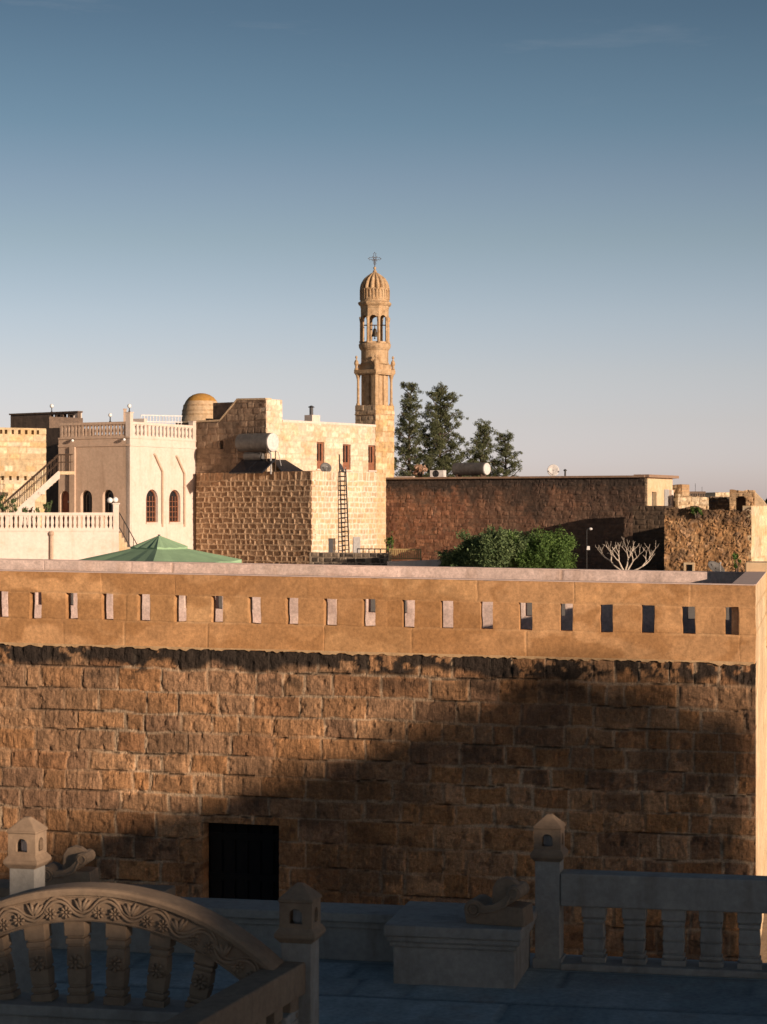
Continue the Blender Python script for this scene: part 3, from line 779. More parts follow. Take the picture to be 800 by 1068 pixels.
lx = lambda px: LLn - run(K, TL, px)
za = zk(533.5)
zf = 4.9
hl = [arch(lx(a), lx(b), zf - .02, zk(t)) for a, b, t in ((62.8, 72.3, 511.5), (84, 96, 511), (107, 118.5, 510.5))]
MB(fl_).panel(rect(0, LLn - .003, COURT, zt), hl, 0, .5).build('left_wall', M['shaded_tan_plaster'], hs_)
MB(fl_).box(0, LLn, -.06, -.003, zl - .07, zl + .07).build('string_course', M['shaded_tan_plaster'], hs_)
MB(fl_).box(0, LLn, -.05, -.003, zt - .09, zt + .02).build('cornice', M['shaded_tan_plaster'], hs_)
tl_ = MB(fl_).box(lx(73.5), lx(79), -.14, -.004, COURT, zl - .08)
tl_.build('pilaster', M['shaded_tan_plaster'], hs_)
dd = MB(fl_).panel(arch(lx(62.8) - .02, lx(72.3) + .02, zf - .02, zk(511.5) + .02), [], .26, .32).build('door', M['door_wood'], hs_)
MB(fl_).box(lx(68.5), lx(69.7), .235, .258, zk(524), zk(522)).build('door_plate', M['white_paint'], dd)
for a, b, t in ((84, 96, 511), (107, 118.5, 510.5)): window(hs_, fl_, lx(a), lx(b), zf, zk(t), y=.30, mt='iron', bars=2, rungs=3)
for px in (77.5, 131.3):
    b_ = MB(fl_); x = lx(px); b_.box(x - .05, x + .05, -.20, -.07, zk(457.5) - .02, zk(457.5) + .06); q = b_.build('wall_lamp', M['iron'], hs_)
    b_ = MB(fl_); b_.smooth = True; b_.ball((x, -.20, zk(458.5)), .10, 10); b_.build('globe', M['globe'], q)
# roof, balustrades, corner posts
zr = zk(439.5)
MB().add([(*(K + TR * .02 + TL * .02), zt - .3), (*(K + TR * LR + TL * .02), zt - .3), (*(K + TR * LR + TL * LLn), zt - .3), (*(K + TR * .02 + TL * LLn), zt - .3)], [(0, 1, 2, 3)]).build('roof', M['shaded_tan_plaster'], hs_)
balustrade(hs_, fr_, .32, rx(201.0), zt + .02, zr, 16, M['white_plaster'], w=.30)
balustrade(hs_, fl_, .10, LLn - .32, zt + .02, zr, 19, M['shaded_tan_plaster'], w=.18)
for m_, a, b, t in ((fr_, -.02, .32, 429.5), (fr_, rx(201.0), rx(201.0) + .42, 434.5)):
    p_ = MB(m_); p_.box(a, b, -.03, .33, zt + .02, zk(t) - .06); p_.box(a - .04, b + .04, -.07, .37, zk(t) - .06, zk(t)); p_.build('corner_post', M['white_plaster'], hs_)
q = fr_ @ Vector((.15, .15, zk(429.5))); globe_lamp(hs_, q, .28, .14)
q = fl_ @ Vector((lx(113.5), .15, zr)); globe_lamp(hs_, q, .35, .13)
cp_ = K + TR * 3; cp_ = cp_ + TL * run(cp_, TL, 130.3); ch_ = MB(Matrix.Translation((cp_.x, cp_.y, 0))); ch_.box(-.09, .09, -.09, .09, zt - .3, zk(424)); ch_.box(-.12, .12, -.12, .12, zk(424), zk(423.2)); ch_.build('chimney', M['shaded_tan_plaster'], hs_)
MB(fl_).box(lx(114), lx(133), 1.9, 2.2, zt, zk(435.2)).build('rear_parapet', M['white_plaster'], hs_)
# metal railing at the back of the roof
rb = K + TR * 1.0 + TL * 4.6; fb_ = frame(rb, (TR * .8 - TL * .6))
xa, xb = run(rb, TR * .8 - TL * .6, 147), run(rb, TR * .8 - TL * .6, 190)
rr = MB(fb_)
zz0, zz1 = zt, z_at(433.2, rb.y + 2)
for z in (zz1, zz1 - .42): rr.box(xa, xb, -.03, .03, z - .035, z + .035)
k = 0
while xa + k * .22 < xb: rr.box(xa + k * .22 - .02, xa + k * .22 + .02, -.02, .02, zt - .3, zz1); k += 1
rr.build('roof_railing', M['white_paint'], hs_)
# rear wing at the left end, its shade put into the dark stone colour
KW = K + TL * (LLn + .02)
wd = MB(frame(ground_at(47.5, 146), unit(.72, -.60)))
wd.box(0, run(ground_at(47.5, 146), unit(.72, -.60), 62.5), 0, 3, COURT, z_at(446, 145)); wd.box(.0, .5, -.1, 3, z_at(446, 145), z_at(434, 145)); wd.build('rear_wing', M['dark_stone'], hs_)

# roof room behind, left side coloured dark for its shade, small openings
R0 = ground_at(11, 166); tR = unit(.80, -.60)
rm = thing('roof_room', 'low stone roof room with small openings, shade painted into its dark wall, behind the pale house at far left', 'building', (R0.x, R0.y, COURT))
frm = frame(R0, tR); xr = lambda px: run(R0, tR, px)
zq = lambda py, px: z_at(py, R0.y + tR.y * xr(px))
topz = zq(433, 11); botz = COURT
MB(frm).panel(rect(0, xr(81), botz, topz), [rect(xr(52.5), xr(57.5), zq(437, 55), zq(432.5, 55)), arch(xr(58.2), xr(64.5), zq(441, 61), zq(432.5, 61)), rect(xr(66), xr(70.5), zq(440, 68), zq(432, 68)), rect(xr(72), xr(78.5), zq(440, 75), zq(433, 75))], 0, .35).build('wall', M['dark_stone'], rm)
MB(frm).box(xr(52), xr(58), .5, .8, zq(445, 55), zq(432, 55)).box(xr(58.02), xr(65), .52, .82, zq(446, 61), zq(440, 61)).box(xr(65.6), xr(71), .5, .8, zq(446, 68), zq(431.5, 68)).build('inner_wall', M['white_plaster'], rm)
E0 = R0 + tR * xr(81); fre = frame(E0, unit(.6, .8))
MB(fre).box(0, run(E0, unit(.6, .8), 85.5), .003, .35, botz, topz).build('end_wall', M['white_plaster'], rm)
MB(frm).box(-.1, xr(81) + .1, -.08, run(E0, unit(.6, .8), 85.5), topz + .003, topz + .12).build('roof', M['dark_stone'], rm)
q = frm @ Vector((xr(52), .2, topz + .12)); globe_lamp(rm, q, .35, .16)

# tall sunlit wall at the left edge
W0 = ground_at(-85, 134.2); tW = unit(.86, .51)
cw = thing('old_wall', 'tall sunlit pale stone wall with two rows of small square holes, at far left', 'wall', (W0.x, W0.y, COURT))
fcw = frame(W0, tW); xw = lambda px: run(W0, tW, px); Wy = lambda px: W0.y + tW.y * xw(px)
LW = xw(48); HWt = z_at(446, Wy(10)) - COURT
CRM = [(.66,.52,.34), (.60,.46,.28), (.70,.57,.40), (.64,.49,.30), (.60,.42,.22)]
holes = []
for px in (-76, -69, -62, -55, -48, -41, -34, -27, -20, -13, -6, 1, 6.3, 13.2, 20.2, 27.3, 34.3, 39.4):
    x = xw(px); z = z_at(451, Wy(px)) - COURT; holes.append((x - .09, x + .09, z - .14, z + .14))
for px in (-76, -68, -60, -52, -44, -36, -28, -20, -12, -5, 2.7, 10.8, 18.6, 26.5, 34):
    x = xw(px); z = z_at(498.8, Wy(px)) - COURT; holes.append((x - .09, x + .09, z - .14, z + .14))
def rag(X): return HWt - .25 * (X > LW - .3) - 0 * X
mw = masonry(LW, HWt, .42, .75, 51, .09, CRM, (.50,.37,.22), relief=.03, joint=.02, edge=.07, rough=.02, bulge=.02, wob=.04, holes=holes, thick=.6, z0=COURT, tint=.3, nfreq=2)
coloured('wall', [(fcw, mw)], M['far_stone'], cw)

# ------------------------------------------------------------------ lower terrace with white balustrade and steps
T0p = ground_at(-100, 118.0); tT = unit(.955, .297)
lt = thing('terrace_wall', 'white terrace wall with a long white balustrade in front of the pale house', 'terrace', (T0p.x, T0p.y, COURT))
flt = frame(T0p, tT); xt = lambda px: run(T0p, tT, px); Ty = lambda px: T0p.y + tT.y * xt(px)
xe = xt(118)
MB(flt).box(0, xt(124), 0, 13, COURT, 4.9).build('wall', M['white_plaster'], lt)
MB(flt).box(0, xt(124) + .02, -.06, .3, 4.9, 5.0).build('ledge', M['white_plaster'], lt)
zrl = 5.97
balustrade(lt, flt, xt(0), xe, 5.0, zrl, 25, M['white_plaster'], w=.19)
balustrade(lt, flt, 0, xt(0) - .002, 5.0, zrl, 21, M['white_plaster'], w=.19)
b_ = MB(flt); b_.box(xe, xt(124), -.03, .34, 4.98, z_at(526, Ty(121))); b_.box(xe - .05, xt(124) + .05, -.08, .39, z_at(526, Ty(121)), z_at(524.6, Ty(121))); b_.build('end_post', M['white_plaster'], lt)
for dx, dy, hh in ((-.28, .0, .02), (.05, .1, .05)):
    q = flt @ Vector((xt(120) + dx, .1 + dy, z_at(524.6, Ty(121)))); globe_lamp(lt, q, hh, .17)
pp = MB(flt); x = xt(53.5); pp.tube([(x, -.08, z_at(556, Ty(54))), (x, -.10, COURT)], .11, 8); pp.ball((x, -.1, z_at(556.5, Ty(54))), .16, 10); pp.build('drain_pipe', M['shaded_tan_plaster'], lt)
# steps going down to the right
st = thing('steps', 'white stone steps with thin iron handrail going down beside the white balustrade end', 'steps', (*ground_at(124, Ty(124)), COURT))
x0 = xt(124) + .01; n = 9; sw_ = (xt(149) - x0) / n
m = MB(flt)
for k in range(n): m.box(x0 + k * sw_, x0 + (k + 1) * sw_ - .002, .02, 1.3, COURT, 4.9 - (k + .4) * 2.45 / n)
m.build('flight', M['cream_stone'], st)
m = MB(flt)
dz = 2.45 / n / sw_
for y in (.06,):
    a = Vector((x0 + .02, y, 5.98)); b = Vector((x0 + n * sw_, y, 5.98 - n * sw_ * dz))
    m.tube([a - Vector((.2, 0, 0)), a, b], .03, 6); m.tube([a - Vector((0, 0, .85)), b - Vector((0, 0, .85))], .025, 6)
    for k in range(6):
        c = a.lerp(b, k / 5); m.tube([c, c - Vector((0, 0, 1.05))], .022, 5)
m.build('handrail', M['iron'], st)

# outside stair rising to the right in front of the left wall
S0 = ground_at(-12, 129.5); tS = unit(.965, .26)
fst = frame(S0, tS); xs2 = lambda px: run(S0, tS, px); Sy = lambda px: S0.y + tS.y * xs2(px)
es = thing('outside_stair', 'outside stair with dark iron railings rising to the right at far left', 'stair', (S0.x, S0.y, 4.9))
zlo, zhi = z_at(540, Sy(8)), z_at(491.5, Sy(62))
xlo, xhi = xs2(8), xs2(62.5)
sl_ = (zhi - zlo) / (xhi - xlo)
zs_ = lambda x: zlo + sl_ * (x - xlo)
xa_ = 0.0
MB(fst).panel([(xa_, zs_(xa_) - .42), (xhi, zhi - .42), (xhi, zhi - .02), (xhi - .1, zhi + .02), (xa_, zs_(xa_))], [], 0, .18).build('stringer', M['white_plaster'], es)
MB(fst).panel([(xs2(20), 4.9), (xs2(36.5), 4.9), (xs2(36.5), zs_(xs2(36.5)) - .43), (xs2(20), zs_(xs2(20)) - .43)], [], .02, 1.2).build('support', M['white_plaster'], es)
MB(fst).box(xs2(40), xs2(47), -.05, 1.3, z_at(515.5, Sy(44)), z_at(513, Sy(44))).build('bracket', M['white_plaster'], es)
m = MB(fst); nst = 20
for k in range(nst):
    x = xa_ + k * (xhi - xa_) / nst; m.box(x, x + (xhi - xa_) / nst - .002, .19, 1.35, zs_(x) - .3, zs_(x) + .04)
m.box(xhi, xhi + .9, .0, 1.6, zhi - .2, zhi)
m.build('flight', M['cream_stone'], es)
for y in (.09, 1.30):
    m = MB(fst)
    for hgt, r_ in ((1.05, .035), (.58, .022)):
        m.tube([(xa_, y, zs_(xa_) + hgt), (xhi, y, zhi + hgt), (xhi + .8, y, zhi + hgt)], r_, 5)
    k = 0
    while xa_ + k * .21 < xhi + .8:
        x = xa_ + k * .21; z = min(zs_(x), zhi); m.tube([(x, y, z), (x, y, z + 1.05)], .02, 4); k += 1
    m.build('railing', M['rust_iron'], es)

# ------------------------------------------------------------------ old stone house with the bell tower
g = math.radians(52); TR2 = Vector((math.cos(g), math.sin(g))); TL2 = Vector((-math.sin(g), math.cos(g)))
AY = 140.0; A0 = ground_at(277.5, AY); zA = lambda py: z_at(py, AY)
mh = thing('house', 'old stone house with three tall wood framed windows and stepped roofline beside the bell tower', 'house', (A0.x, A0.y, COURT))
mdx = lambda px: run(A0, TR2, px); mdY = lambda px: AY + TR2.y * mdx(px)
fmr = frame(A0, TR2)
LM = mdx(391.5); zb_ = COURT
ztop2 = z_at(440.5, mdY(340)); ztall = zA(416.0)
xtall = mdx(294.3)
def hole_px(a, b, t, bt): return (mdx(a), mdx(b), z_at(bt, mdY((a + b) / 2)), z_at(t, mdY((a + b) / 2)))
WN = [hole_px(330.4, 338.2, 461, 489), hole_px(357.4, 365.6, 463.2, 490.3), hole_px(384, 391.2, 464.4, 490.5)]
def ochre(X, Z, R, R2, D):
    n = fbm(X * .55, Z * .9, 301, 4); n2 = fbm(X * 2.5, Z * 2.5, 302, 3)
    return sstep(.52, .70, n * .7 + n2 * .3) * .5, (.54, .36, .17)
HM = ztall - zb_
mwall = masonry(LM, HM, .40, .7, 61, .085, [(.70,.575,.43), (.65,.525,.38), (.72,.60,.46), (.68,.55,.40), (.66,.51,.34)], (.60,.47,.34), relief=.02, joint=.015, edge=.06, rough=.02, bulge=.012, wob=.04,
                holes=[(a, b, c - zb_, d - zb_) for a, b, c, d in WN], top=lambda X: np.where(X < xtall, HM, ztop2 - zb_), stain=ochre, thick=.5, z0=zb_, tint=.25, nfreq=2)
coloured('right_wall', [(fmr, mwall)], M['far_stone'], mh)
for a, b, c, d in WN:
    p_ = MB(fmr).panel(rect(a - .02, b + .02, c - .02, d + .02), [rect(a + .13, a + (b - a) * .43, c + .55, d - .1), rect(a + (b - a) * .55, b - .16, c + .55, d - .1)], .12, .20).build('window', M['wood'], mh)
    MB(fmr).box(a, b, .205, .225, c, d).build('pane', M['glass'], p_)
    MB(fmr).box(a - .08, b + .08, -.12, .10, c - .10, c - .003).build('sill', M['white_plaster'], p_)
MB(fmr).box(xtall + .003, LM, -.06, .6, ztop2 - .14, ztop2 + .02).build('coping', M['white_plaster'], mh)
LL2 = run(A0, TL2, 200.0) + 1.5
fml = frame(A0 + TL2 * LL2, -TL2); mlx = lambda px: LL2 - run(A0, TL2, px); mlY = lambda px: AY + TL2.y * run(A0, TL2, px)
xs_roof = [0, mlx(229.5), mlx(247.5), LL2]
zs_roof = [z_at(439.5, mlY(215)), z_at(438.5, mlY(229)), z_at(416.5, mlY(247)), ztall]
def rtop(X): return np.interp(X, xs_roof, zs_roof) - zb_
def dark_mottle(X, Z, R, R2, D):  # random dark mottling
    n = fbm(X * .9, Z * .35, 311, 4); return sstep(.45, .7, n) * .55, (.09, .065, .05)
lw_ = masonry(LL2, HM + .2, .40, .7, 62, .085, [(.36,.25,.165), (.31,.21,.14), (.39,.275,.185), (.33,.225,.15)], (.25,.17,.115), relief=.03, joint=.02, edge=.06, rough=.03, bulge=.02, wob=.05,  # much darker stone than the right wall, shade put into the palette
              holes=[(mlx(229.5), mlx(233), z_at(468.5, mlY(231)) - zb_, z_at(459.5, mlY(231)) - zb_)], top=rtop, stain=dark_mottle, thick=.5, z0=zb_, tint=.3, nfreq=2)
coloured('left_wall', [(fml, lw_)], M['far_stone'], mh)
m = MB(fml)
for i in range(3):
    xa, xb, z1, z2 = xs_roof[i], xs_roof[i + 1], zs_roof[i], zs_roof[i + 1]
    m.add([(xa,-.06,z1-.06),(xb,-.06,z2-.06),(xb,.55,z2-.06),(xa,.55,z1-.06),(xa,-.06,z1+.06),(xb,-.06,z2+.06),(xb,.55,z2+.06),(xa,.55,z1+.06)], [(0,3,2,1),(4,5,6,7),(0,1,5,4),(1,2,6,5),(2,3,7,6),(3,0,4,7)])
m.build('roof_edge', M['cream_stone'], mh)
MB(fmr).box(.25, xtall - .02, .55, 5.0, ztop2 - .5, ztall - .1).build('stair_head', M['dark_stone'], mh)
MB(fmr).box(xtall + .05, LM, .62, 7.0, zb_, ztop2 - .3).build('roof', M['cream_stone'], mh)
MB(fmr).box(mdx(296), mdx(345), 6.8, 7.1, ztop2 - .4, ztop2 + .30).build('rear_parapet', M['dark_stone'], mh)
xc = mdx(338.5)
m = MB(fmr); m.box(xc - .42, xc + .42, .75, 1.45, ztop2 - .3, z_at(432.5, mdY(338))); q = m.build('chimney', M['white_plaster'], mh)
m = MB(fmr); m.tube([(xc - .1, 1.1, z_at(432.5, mdY(338))), (xc - .1, 1.1, z_at(424.5, mdY(338)))], .13, 8); m.lathe([(.22, z_at(424.5, mdY(338))), (.24, z_at(424, mdY(338))), (.05, z_at(422.5, mdY(338)))], 10, (xc - .1, 1.1)); m.build('flue', M['dark_grey'], q)

# bell tower, flush with the right wall
tw = thing('bell_tower', 'slender carved stone bell tower with a ribbed dome and an openwork cross', 'tower', (*(A0 + TR2 * LM), COURT))
WLt, WRt = 1.84, 2.12
TO = A0 + TR2 * LM + unit(TR2.y, -TR2.x) * .03
TCn = TO + TR2 * (WRt / 2) + TL2 * (WLt / 2)
TY = TCn.y; zt_ = lambda py: z_at(py, TY)
FT = frame(TO, TR2)                                           # local x along right face, y into the tower
KT = (WRt / 2, WLt / 2)
tb = masonry(WRt, zt_(423) - COURT, .38, .62, 71, .085, [(.60,.43,.25), (.54,.37,.20), (.64,.48,.30), (.57,.38,.19), (.50,.33,.16)], (.42,.27,.13), relief=.025, joint=.015, edge=.06, rough=.02, bulge=.015, wob=.04, stain=ochre, thick=.4, z0=COURT, tint=.3, nfreq=2)
FTl = frame(TO + TL2 * WLt, -TL2)
tb2 = masonry(WLt, zt_(423) - COURT, .38, .62, 72, .085, [(.50,.37,.24), (.46,.33,.21)], (.32,.21,.13), relief=.025, joint=.015, edge=.06, rough=.02, bulge=.015, wob=.04, thick=.4, z0=COURT, tint=.3, nfreq=2)  # left face darker than the right, its shade put into the colours
coloured('base', [(FT, tb), (FTl, tb2)], M['far_stone'], tw)
m = MB(FT); m.box(.05, WRt - .03, .05, WLt - .03, COURT, zt_(423.2)); m.box(-.04, WRt + .04, -.04, WLt + .04, zt_(433.2), zt_(432)); m.build('base_core', M['tower_stone'], tw)
# square storey: recessed panels, corner colonnettes
m = MB(FT); m.box(.30, WRt - .30, .30, WLt - .30, zt_(423), zt_(389)); m.build('square_storey', M['tower_stone'], tw)
m = MB(FT)
for x0, x1, y0, y1 in ((.62, .82, .20, .31), (WRt - .95, WRt - .72, .20, .31)): m.box(x0, x1, y0, y1, zt_(422.5), zt_(392))
m.box(.2, .31, WLt * .5 - .14, WLt * .5 + .14, zt_(422.5), zt_(392))
m.box(.10, .46, .10, .46, zt_(423), zt_(390)); m.build('pier', M['tower_stone'], tw)
for x, y in ((.14, WLt - .14), (WRt - .14, .14), (WRt - .14, WLt - .14)):
    MB(FT).lathe([(.15, zt_(423)), (.15, zt_(421.5)), (.10, zt_(420.5)), (.09, zt_(398)), (.10, zt_(396)), (.19, zt_(391)), (.21, zt_(389.5))], 10, (x, y)).build('colonnette', M['tower_stone'], tw)
m = MB(FT); m.box(-.07, WRt + .07, -.07, WLt + .07, zt_(390), zt_(386.2)); m.box(-.02, WRt + .02, -.02, WLt + .02, zt_(391.2), zt_(390)); m.build('ledge', M['tower_stone'], tw)
m = MB(FT); m.box(.17, WRt - .17, .10, WLt - .10, zt_(386.2), zt_(380)); m.build('plinth', M['tower_stone'], tw)
for x, y in ((0.05, 0.05), (.05, WLt - .05), (WRt - .05, .05), (WRt - .05, WLt - .05)):
    z0 = zt_(386.2); m = MB(FT); m.lathe([(.14, z0), (.14, z0 + .10), (.09, z0 + .16), (.10, z0 + .28), (.17, z0 + .45), (.14, z0 + .62), (.05, z0 + .74), (.04, z0 + .80), (.10, z0 + .88), (.07, z0 + .98), (.01, z0 + 1.03)], 10, (x, y)); m.build('finial', M['tower_stone'], tw)
# round drum and octagonal belfry
oc = PI / 8 + math.atan2(0, 1)
m = MB(FT); m.lathe([(1.01, zt_(380.1)), (1.01, zt_(379)), (.975, zt_(378)), (.975, zt_(366)), (1.03, zt_(365)), (1.12, zt_(363)), (1.15, zt_(361)), (1.15, zt_(359.3)), (1.08, zt_(358.4)), (.95, zt_(358.3))], 32, KT); m.build('drum', M['tower_stone'], tw)
rot_view = -math.atan2(TR2.y, TR2.x) - PI / 2                 # local angle pointing at the viewer
R8 = 1.04; ap = R8 * math.cos(PI / 8); sd = R8 * math.sin(PI / 8)
bf = MB(FT)
zlo8, zhi8 = zt_(358.3), zt_(319.3)
for k in range(8):
    a = rot_view + k * PI / 4 - math.radians(6)
    mt = Matrix.Translation((KT[0], KT[1], 0)) @ Matrix.Rotation(a + PI / 2, 4, 'Z') @ Matrix.Translation((0, -ap, 0))
    bf.panel(rect(-sd, sd, zlo8, zhi8), [arch(-sd * .68, sd * .68, zlo8 + .10, zt_(329.5))], 0, .11, m=mt)
bf.build('belfry', M['tower_stone'], tw)
for k in range(8):
    a = rot_view + k * PI / 4 - math.radians(6) + PI / 8
    x, y = KT[0] + R8 * 1.0 * math.cos(a), KT[1] + R8 * 1.0 * math.sin(a)
    MB(FT).lathe([(.11, zlo8), (.11, zlo8 + .12), (.065, zlo8 + .18), (.06, zt_(337)), (.11, zt_(333)), (.11, zt_(331))], 8, (x, y)).build('belfry_column', M['tower_stone'], tw)
m = MB(FT)
m.lathe([(1.06, zt_(322)), (1.08, zt_(320)), (1.17, zt_(319)), (1.24, zt_(317.5)), (1.24, zt_(316)), (1.10, zt_(315))], 8, KT, rot_view - math.radians(6) + PI / 8); m.build('cornice', M['tower_stone'], tw)
# dome: low drum with small blind niches, then ribs
rib = lambda a, z: 1.0
dm = MB(FT); z0 = zt_(315)
dm.lathe([(1.04, z0), (1.04, z0 + .22), (1.03, z0 + .30), (1.0, zt_(303))], 40, KT)
nr = 14
prf = [(1.04, zt_(303)), (1.06, zt_(301)), (1.03, zt_(298)), (.94, zt_(294.5)), (.76, zt_(290.5)), (.52, zt_(287.5)), (.30, zt_(285.3)), (.16, zt_(284.2))]
dm.lathe(prf, nr * 8, KT, 0, rfun=lambda a, z: .76 + .24 * abs(math.cos(nr * a / 2)) ** .8)
dm.build('dome', M['tower_stone'], tw)
nc = MB(FT)
for k in range(nr):
    a = (k + .5) * 2 * PI / nr + PI / nr * 0
    mt = Matrix.Translation((KT[0], KT[1], 0)) @ Matrix.Rotation(a + PI / 2, 4, 'Z') @ Matrix.Translation((0, -1.065, 0))
    nc.panel(arch(-.16, .16, z0 + .16, zt_(301)), [arch(-.085, .085, z0 + .24, zt_(303))], 0, .14, m=mt)
nc.build('niche_frames', M['tower_stone'], tw)
fn = MB(FT); fn.smooth = True
fn.lathe([(.17, zt_(284.3)), (.13, zt_(283.6)), (.15, zt_(282.8)), (.07, zt_(281.6)), (.06, zt_(280.6))], 12, KT); fn.ball((KT[0], KT[1], zt_(279.6)), .11, 12); fn.build('finial', M['tower_stone'], tw)
# openwork cross facing the viewer
cz = zt_(269.8); cr_ = MB(FT @ Matrix.Translation((KT[0], KT[1], 0)) @ Matrix.Rotation(-math.atan2(TR2.y, TR2.x) + math.radians(8), 4, 'Z'))
cr_.tube([(0, 0, zt_(279)), (0, 0, cz)], .028, 6)
for a in range(4):
    ca, sa = math.cos(a * PI / 2), math.sin(a * PI / 2)
    def P2(u_, v_): return (u_ * ca - v_ * sa, 0, cz + u_ * sa + v_ * ca)
    cr_.tube([P2(.06, 0), P2(.16, .09), P2(.28, .06), P2(.36, .10), P2(.42, 0), P2(.36, -.10), P2(.28, -.06), P2(.16, -.09), P2(.06, 0)], .018, 5)
    cr_.tube([P2(.40, 0), P2(.48, 0)], .02, 5)
    cr_.tube([P2(.08, .08), P2(.18, .18)], .016, 5)
cr_.tube([(.09 * math.cos(t * PI / 6), 0, cz + .09 * math.sin(t * PI / 6)) for t in range(12)], .018, 5, closed=True)
cr_.build('cross', M['rust_iron'], tw)
be = thing('bell', 'dark bronze bell hanging in the belfry arch of the tower', 'bell', (TCn.x, TCn.y, zt_(352)))
m = MB(); m.smooth = True
m.lathe([(.235, zt_(351)), (.24, zt_(350.4)), (.20, zt_(349)), (.16, zt_(346.5)), (.13, zt_(344)), (.08, zt_(342.8)), (.01, zt_(342.4))], 20, (TCn.x, TCn.y)); m.build('body', M['bronze'], be)
m = MB(); m.tube([(TCn.x, TCn.y, zt_(342.6)), (TCn.x, TCn.y, zt_(339))], .035, 6); m.add([], [])
ax = Vector((TR2.x, TR2.y)) ; m.tube([(TCn.x - .8, TCn.y, zt_(339.2)), (TCn.x + .8, TCn.y, zt_(339.2))], .045, 6); m.build('hanger', M['rust_iron'], be)
m = MB(); m.tube([(TCn.x, TCn.y, zt_(347)), (TCn.x, TCn.y, zt_(353))], .025, 5); m.ball((TCn.x, TCn.y, zt_(352.8)), .06, 8); m.build('clapper', M['iron'], be)

# dome on the left
DY = 152.0; Dc = ground_at(210, DY); zD = lambda py: z_at(py, DY)
dmx = thing('dome', 'round stone dome with an ochre cap between the pale house and the old stone house', 'dome', (Dc.x, Dc.y, COURT))
rD = 20.3 / F * DY
m = MB(); m.smooth = True
m.lathe([(rD * 1.04, COURT), (rD * 1.04, zD(437)), (rD, zD(436.8)), (rD * .995, zD(431)), (rD * .93, zD(424)), (rD * .80, zD(418.5))], 40, (Dc.x, Dc.y), caps=False)
M['dome_stone'] = stone_mat('dome_stone', (.60,.45,.29), (.50,.34,.19), 2.2, .5, .04, 7, streak=((.32,.20,.10), .5))
M['dome_cap'] = stone_mat('dome_cap', (.50,.27,.06), (.42,.22,.06), 2, .4, .03, 8)
m.build('drum', M['dome_stone'], dmx)
m = MB(); m.smooth = True
m.lathe([(rD * .80, zD(418.5)), (rD * .64, zD(414.5)), (rD * .42, zD(411.7)), (rD * .2, zD(410.4)), (.01, zD(410))], 40, (Dc.x, Dc.y), caps=False); m.build('cap', M['dome_cap'], dmx)
m = MB()
for py, f in ((432.5, 1.0), (428.5, .985), (423.2, .925)):
    z = zD(py); m.lathe([(rD * f * .98, z - .06), (rD * f * 1.012, z - .05), (rD * f * 1.005, z + .05), (rD * f * .97, z + .06)], 40, (Dc.x, Dc.y), caps=False)
m.build('bands', M['tower_stone'], dmx)

# ------------------------------------------------------------------ lower annex: pitted left wall, pale right wall
BY = 137.0; B0 = ground_at(324.5, BY); zB = lambda py: z_at(py, BY)
an = thing('annex', 'flat roofed stone annex with pitted brown left wall and pale right wall behind the ladder', 'building', (B0.x, B0.y, COURT))
HB = zB(491.5) - COURT
LA = run(B0, TL2, 204.5)
fal = frame(B0 + TL2 * LA, -TL2); alx = lambda px: LA - run(B0, TL2, px)
def eroded(X, Z, R, R2, D):
    n = fbm(X * .7, Z * .8, 321, 3); band = sstep(HB - .62, HB - .55, Z)
    a = (D > .04) * (R2 > .2 + .5 * n) * (.3 + .5 * n) * (1 - band)
    return a, (.12, .065, .035)
ap_ = masonry(LA, HB, .36, .60, 81, .055, [(.50,.32,.19), (.46,.285,.165), (.53,.35,.215), (.42,.255,.145)], (.62,.44,.28), relief=-.034, joint=.034, edge=.05, rough=.03, bulge=.02, wob=.07, stain=eroded, thick=.5, z0=COURT, tint=.4, nfreq=3,
              courses=list(np.arange(HB - .58 - .355 * 17, HB - .57, .355)) + [HB + .05])
coloured('left_wall', [(fal, ap_)], M['far_stone'], an)
far_ = frame(B0 + TR2 * .10, TR2); arx = lambda px: run(B0, TR2, px); arY = lambda px: BY + TR2.y * arx(px)
LAr = arx(401.5)
def pale(X, Z, R, R2, D):
    band = sstep(HB - .62, HB - .55, Z); n = fbm(X * 1.2, Z * 1.2, 331, 3)
    right = sstep(LAr - 1.1, LAr - .95, X)
    return np.maximum(right * .75 * (.4 + .8 * n), (1 - band) * sstep(.5, .7, n) * .35 + (D > .05) * (R2 > .7) * .35 * (1 - band)), (.56, .38, .19)
aw = masonry(LAr, HB, .36, .42, 82, .055, [(.62,.465,.31), (.57,.415,.26), (.66,.51,.36)], (.77,.66,.54), relief=.02, joint=.038, edge=.05, rough=.02, bulge=.012, wob=.05,
             holes=[(arx(341.5), arx(348.8), .0, z_at(561.5, arY(345)) - COURT)], stain=pale, thick=.4, z0=COURT, tint=.25, nfreq=3,
             courses=list(np.arange(HB - .58 - .355 * 17, HB - .57, .355)) + [HB + .05])
coloured('right_wall', [(far_, aw)], M['far_stone'], an)
MB(far_).box(arx(341), arx(349.5), .20, .26, COURT, z_at(561, arY(345))).build('door', M['dark_grey'], an)
q = MB(far_).box(arx(366.8), arx(374), -.07, -.045, COURT, z_at(560, arY(370))).build('shutter', M['grey_paint'], an)
MB(far_).box(.45, LAr + .4, .42, LA - .4, COURT, COURT + HB - .15).build('roof', M['cream_stone'], an)
MB(far_).box(.0, .3, .0, LA, COURT + HB + .002, COURT + HB + .03).build('roof_edge', M['dark_stone'], an)

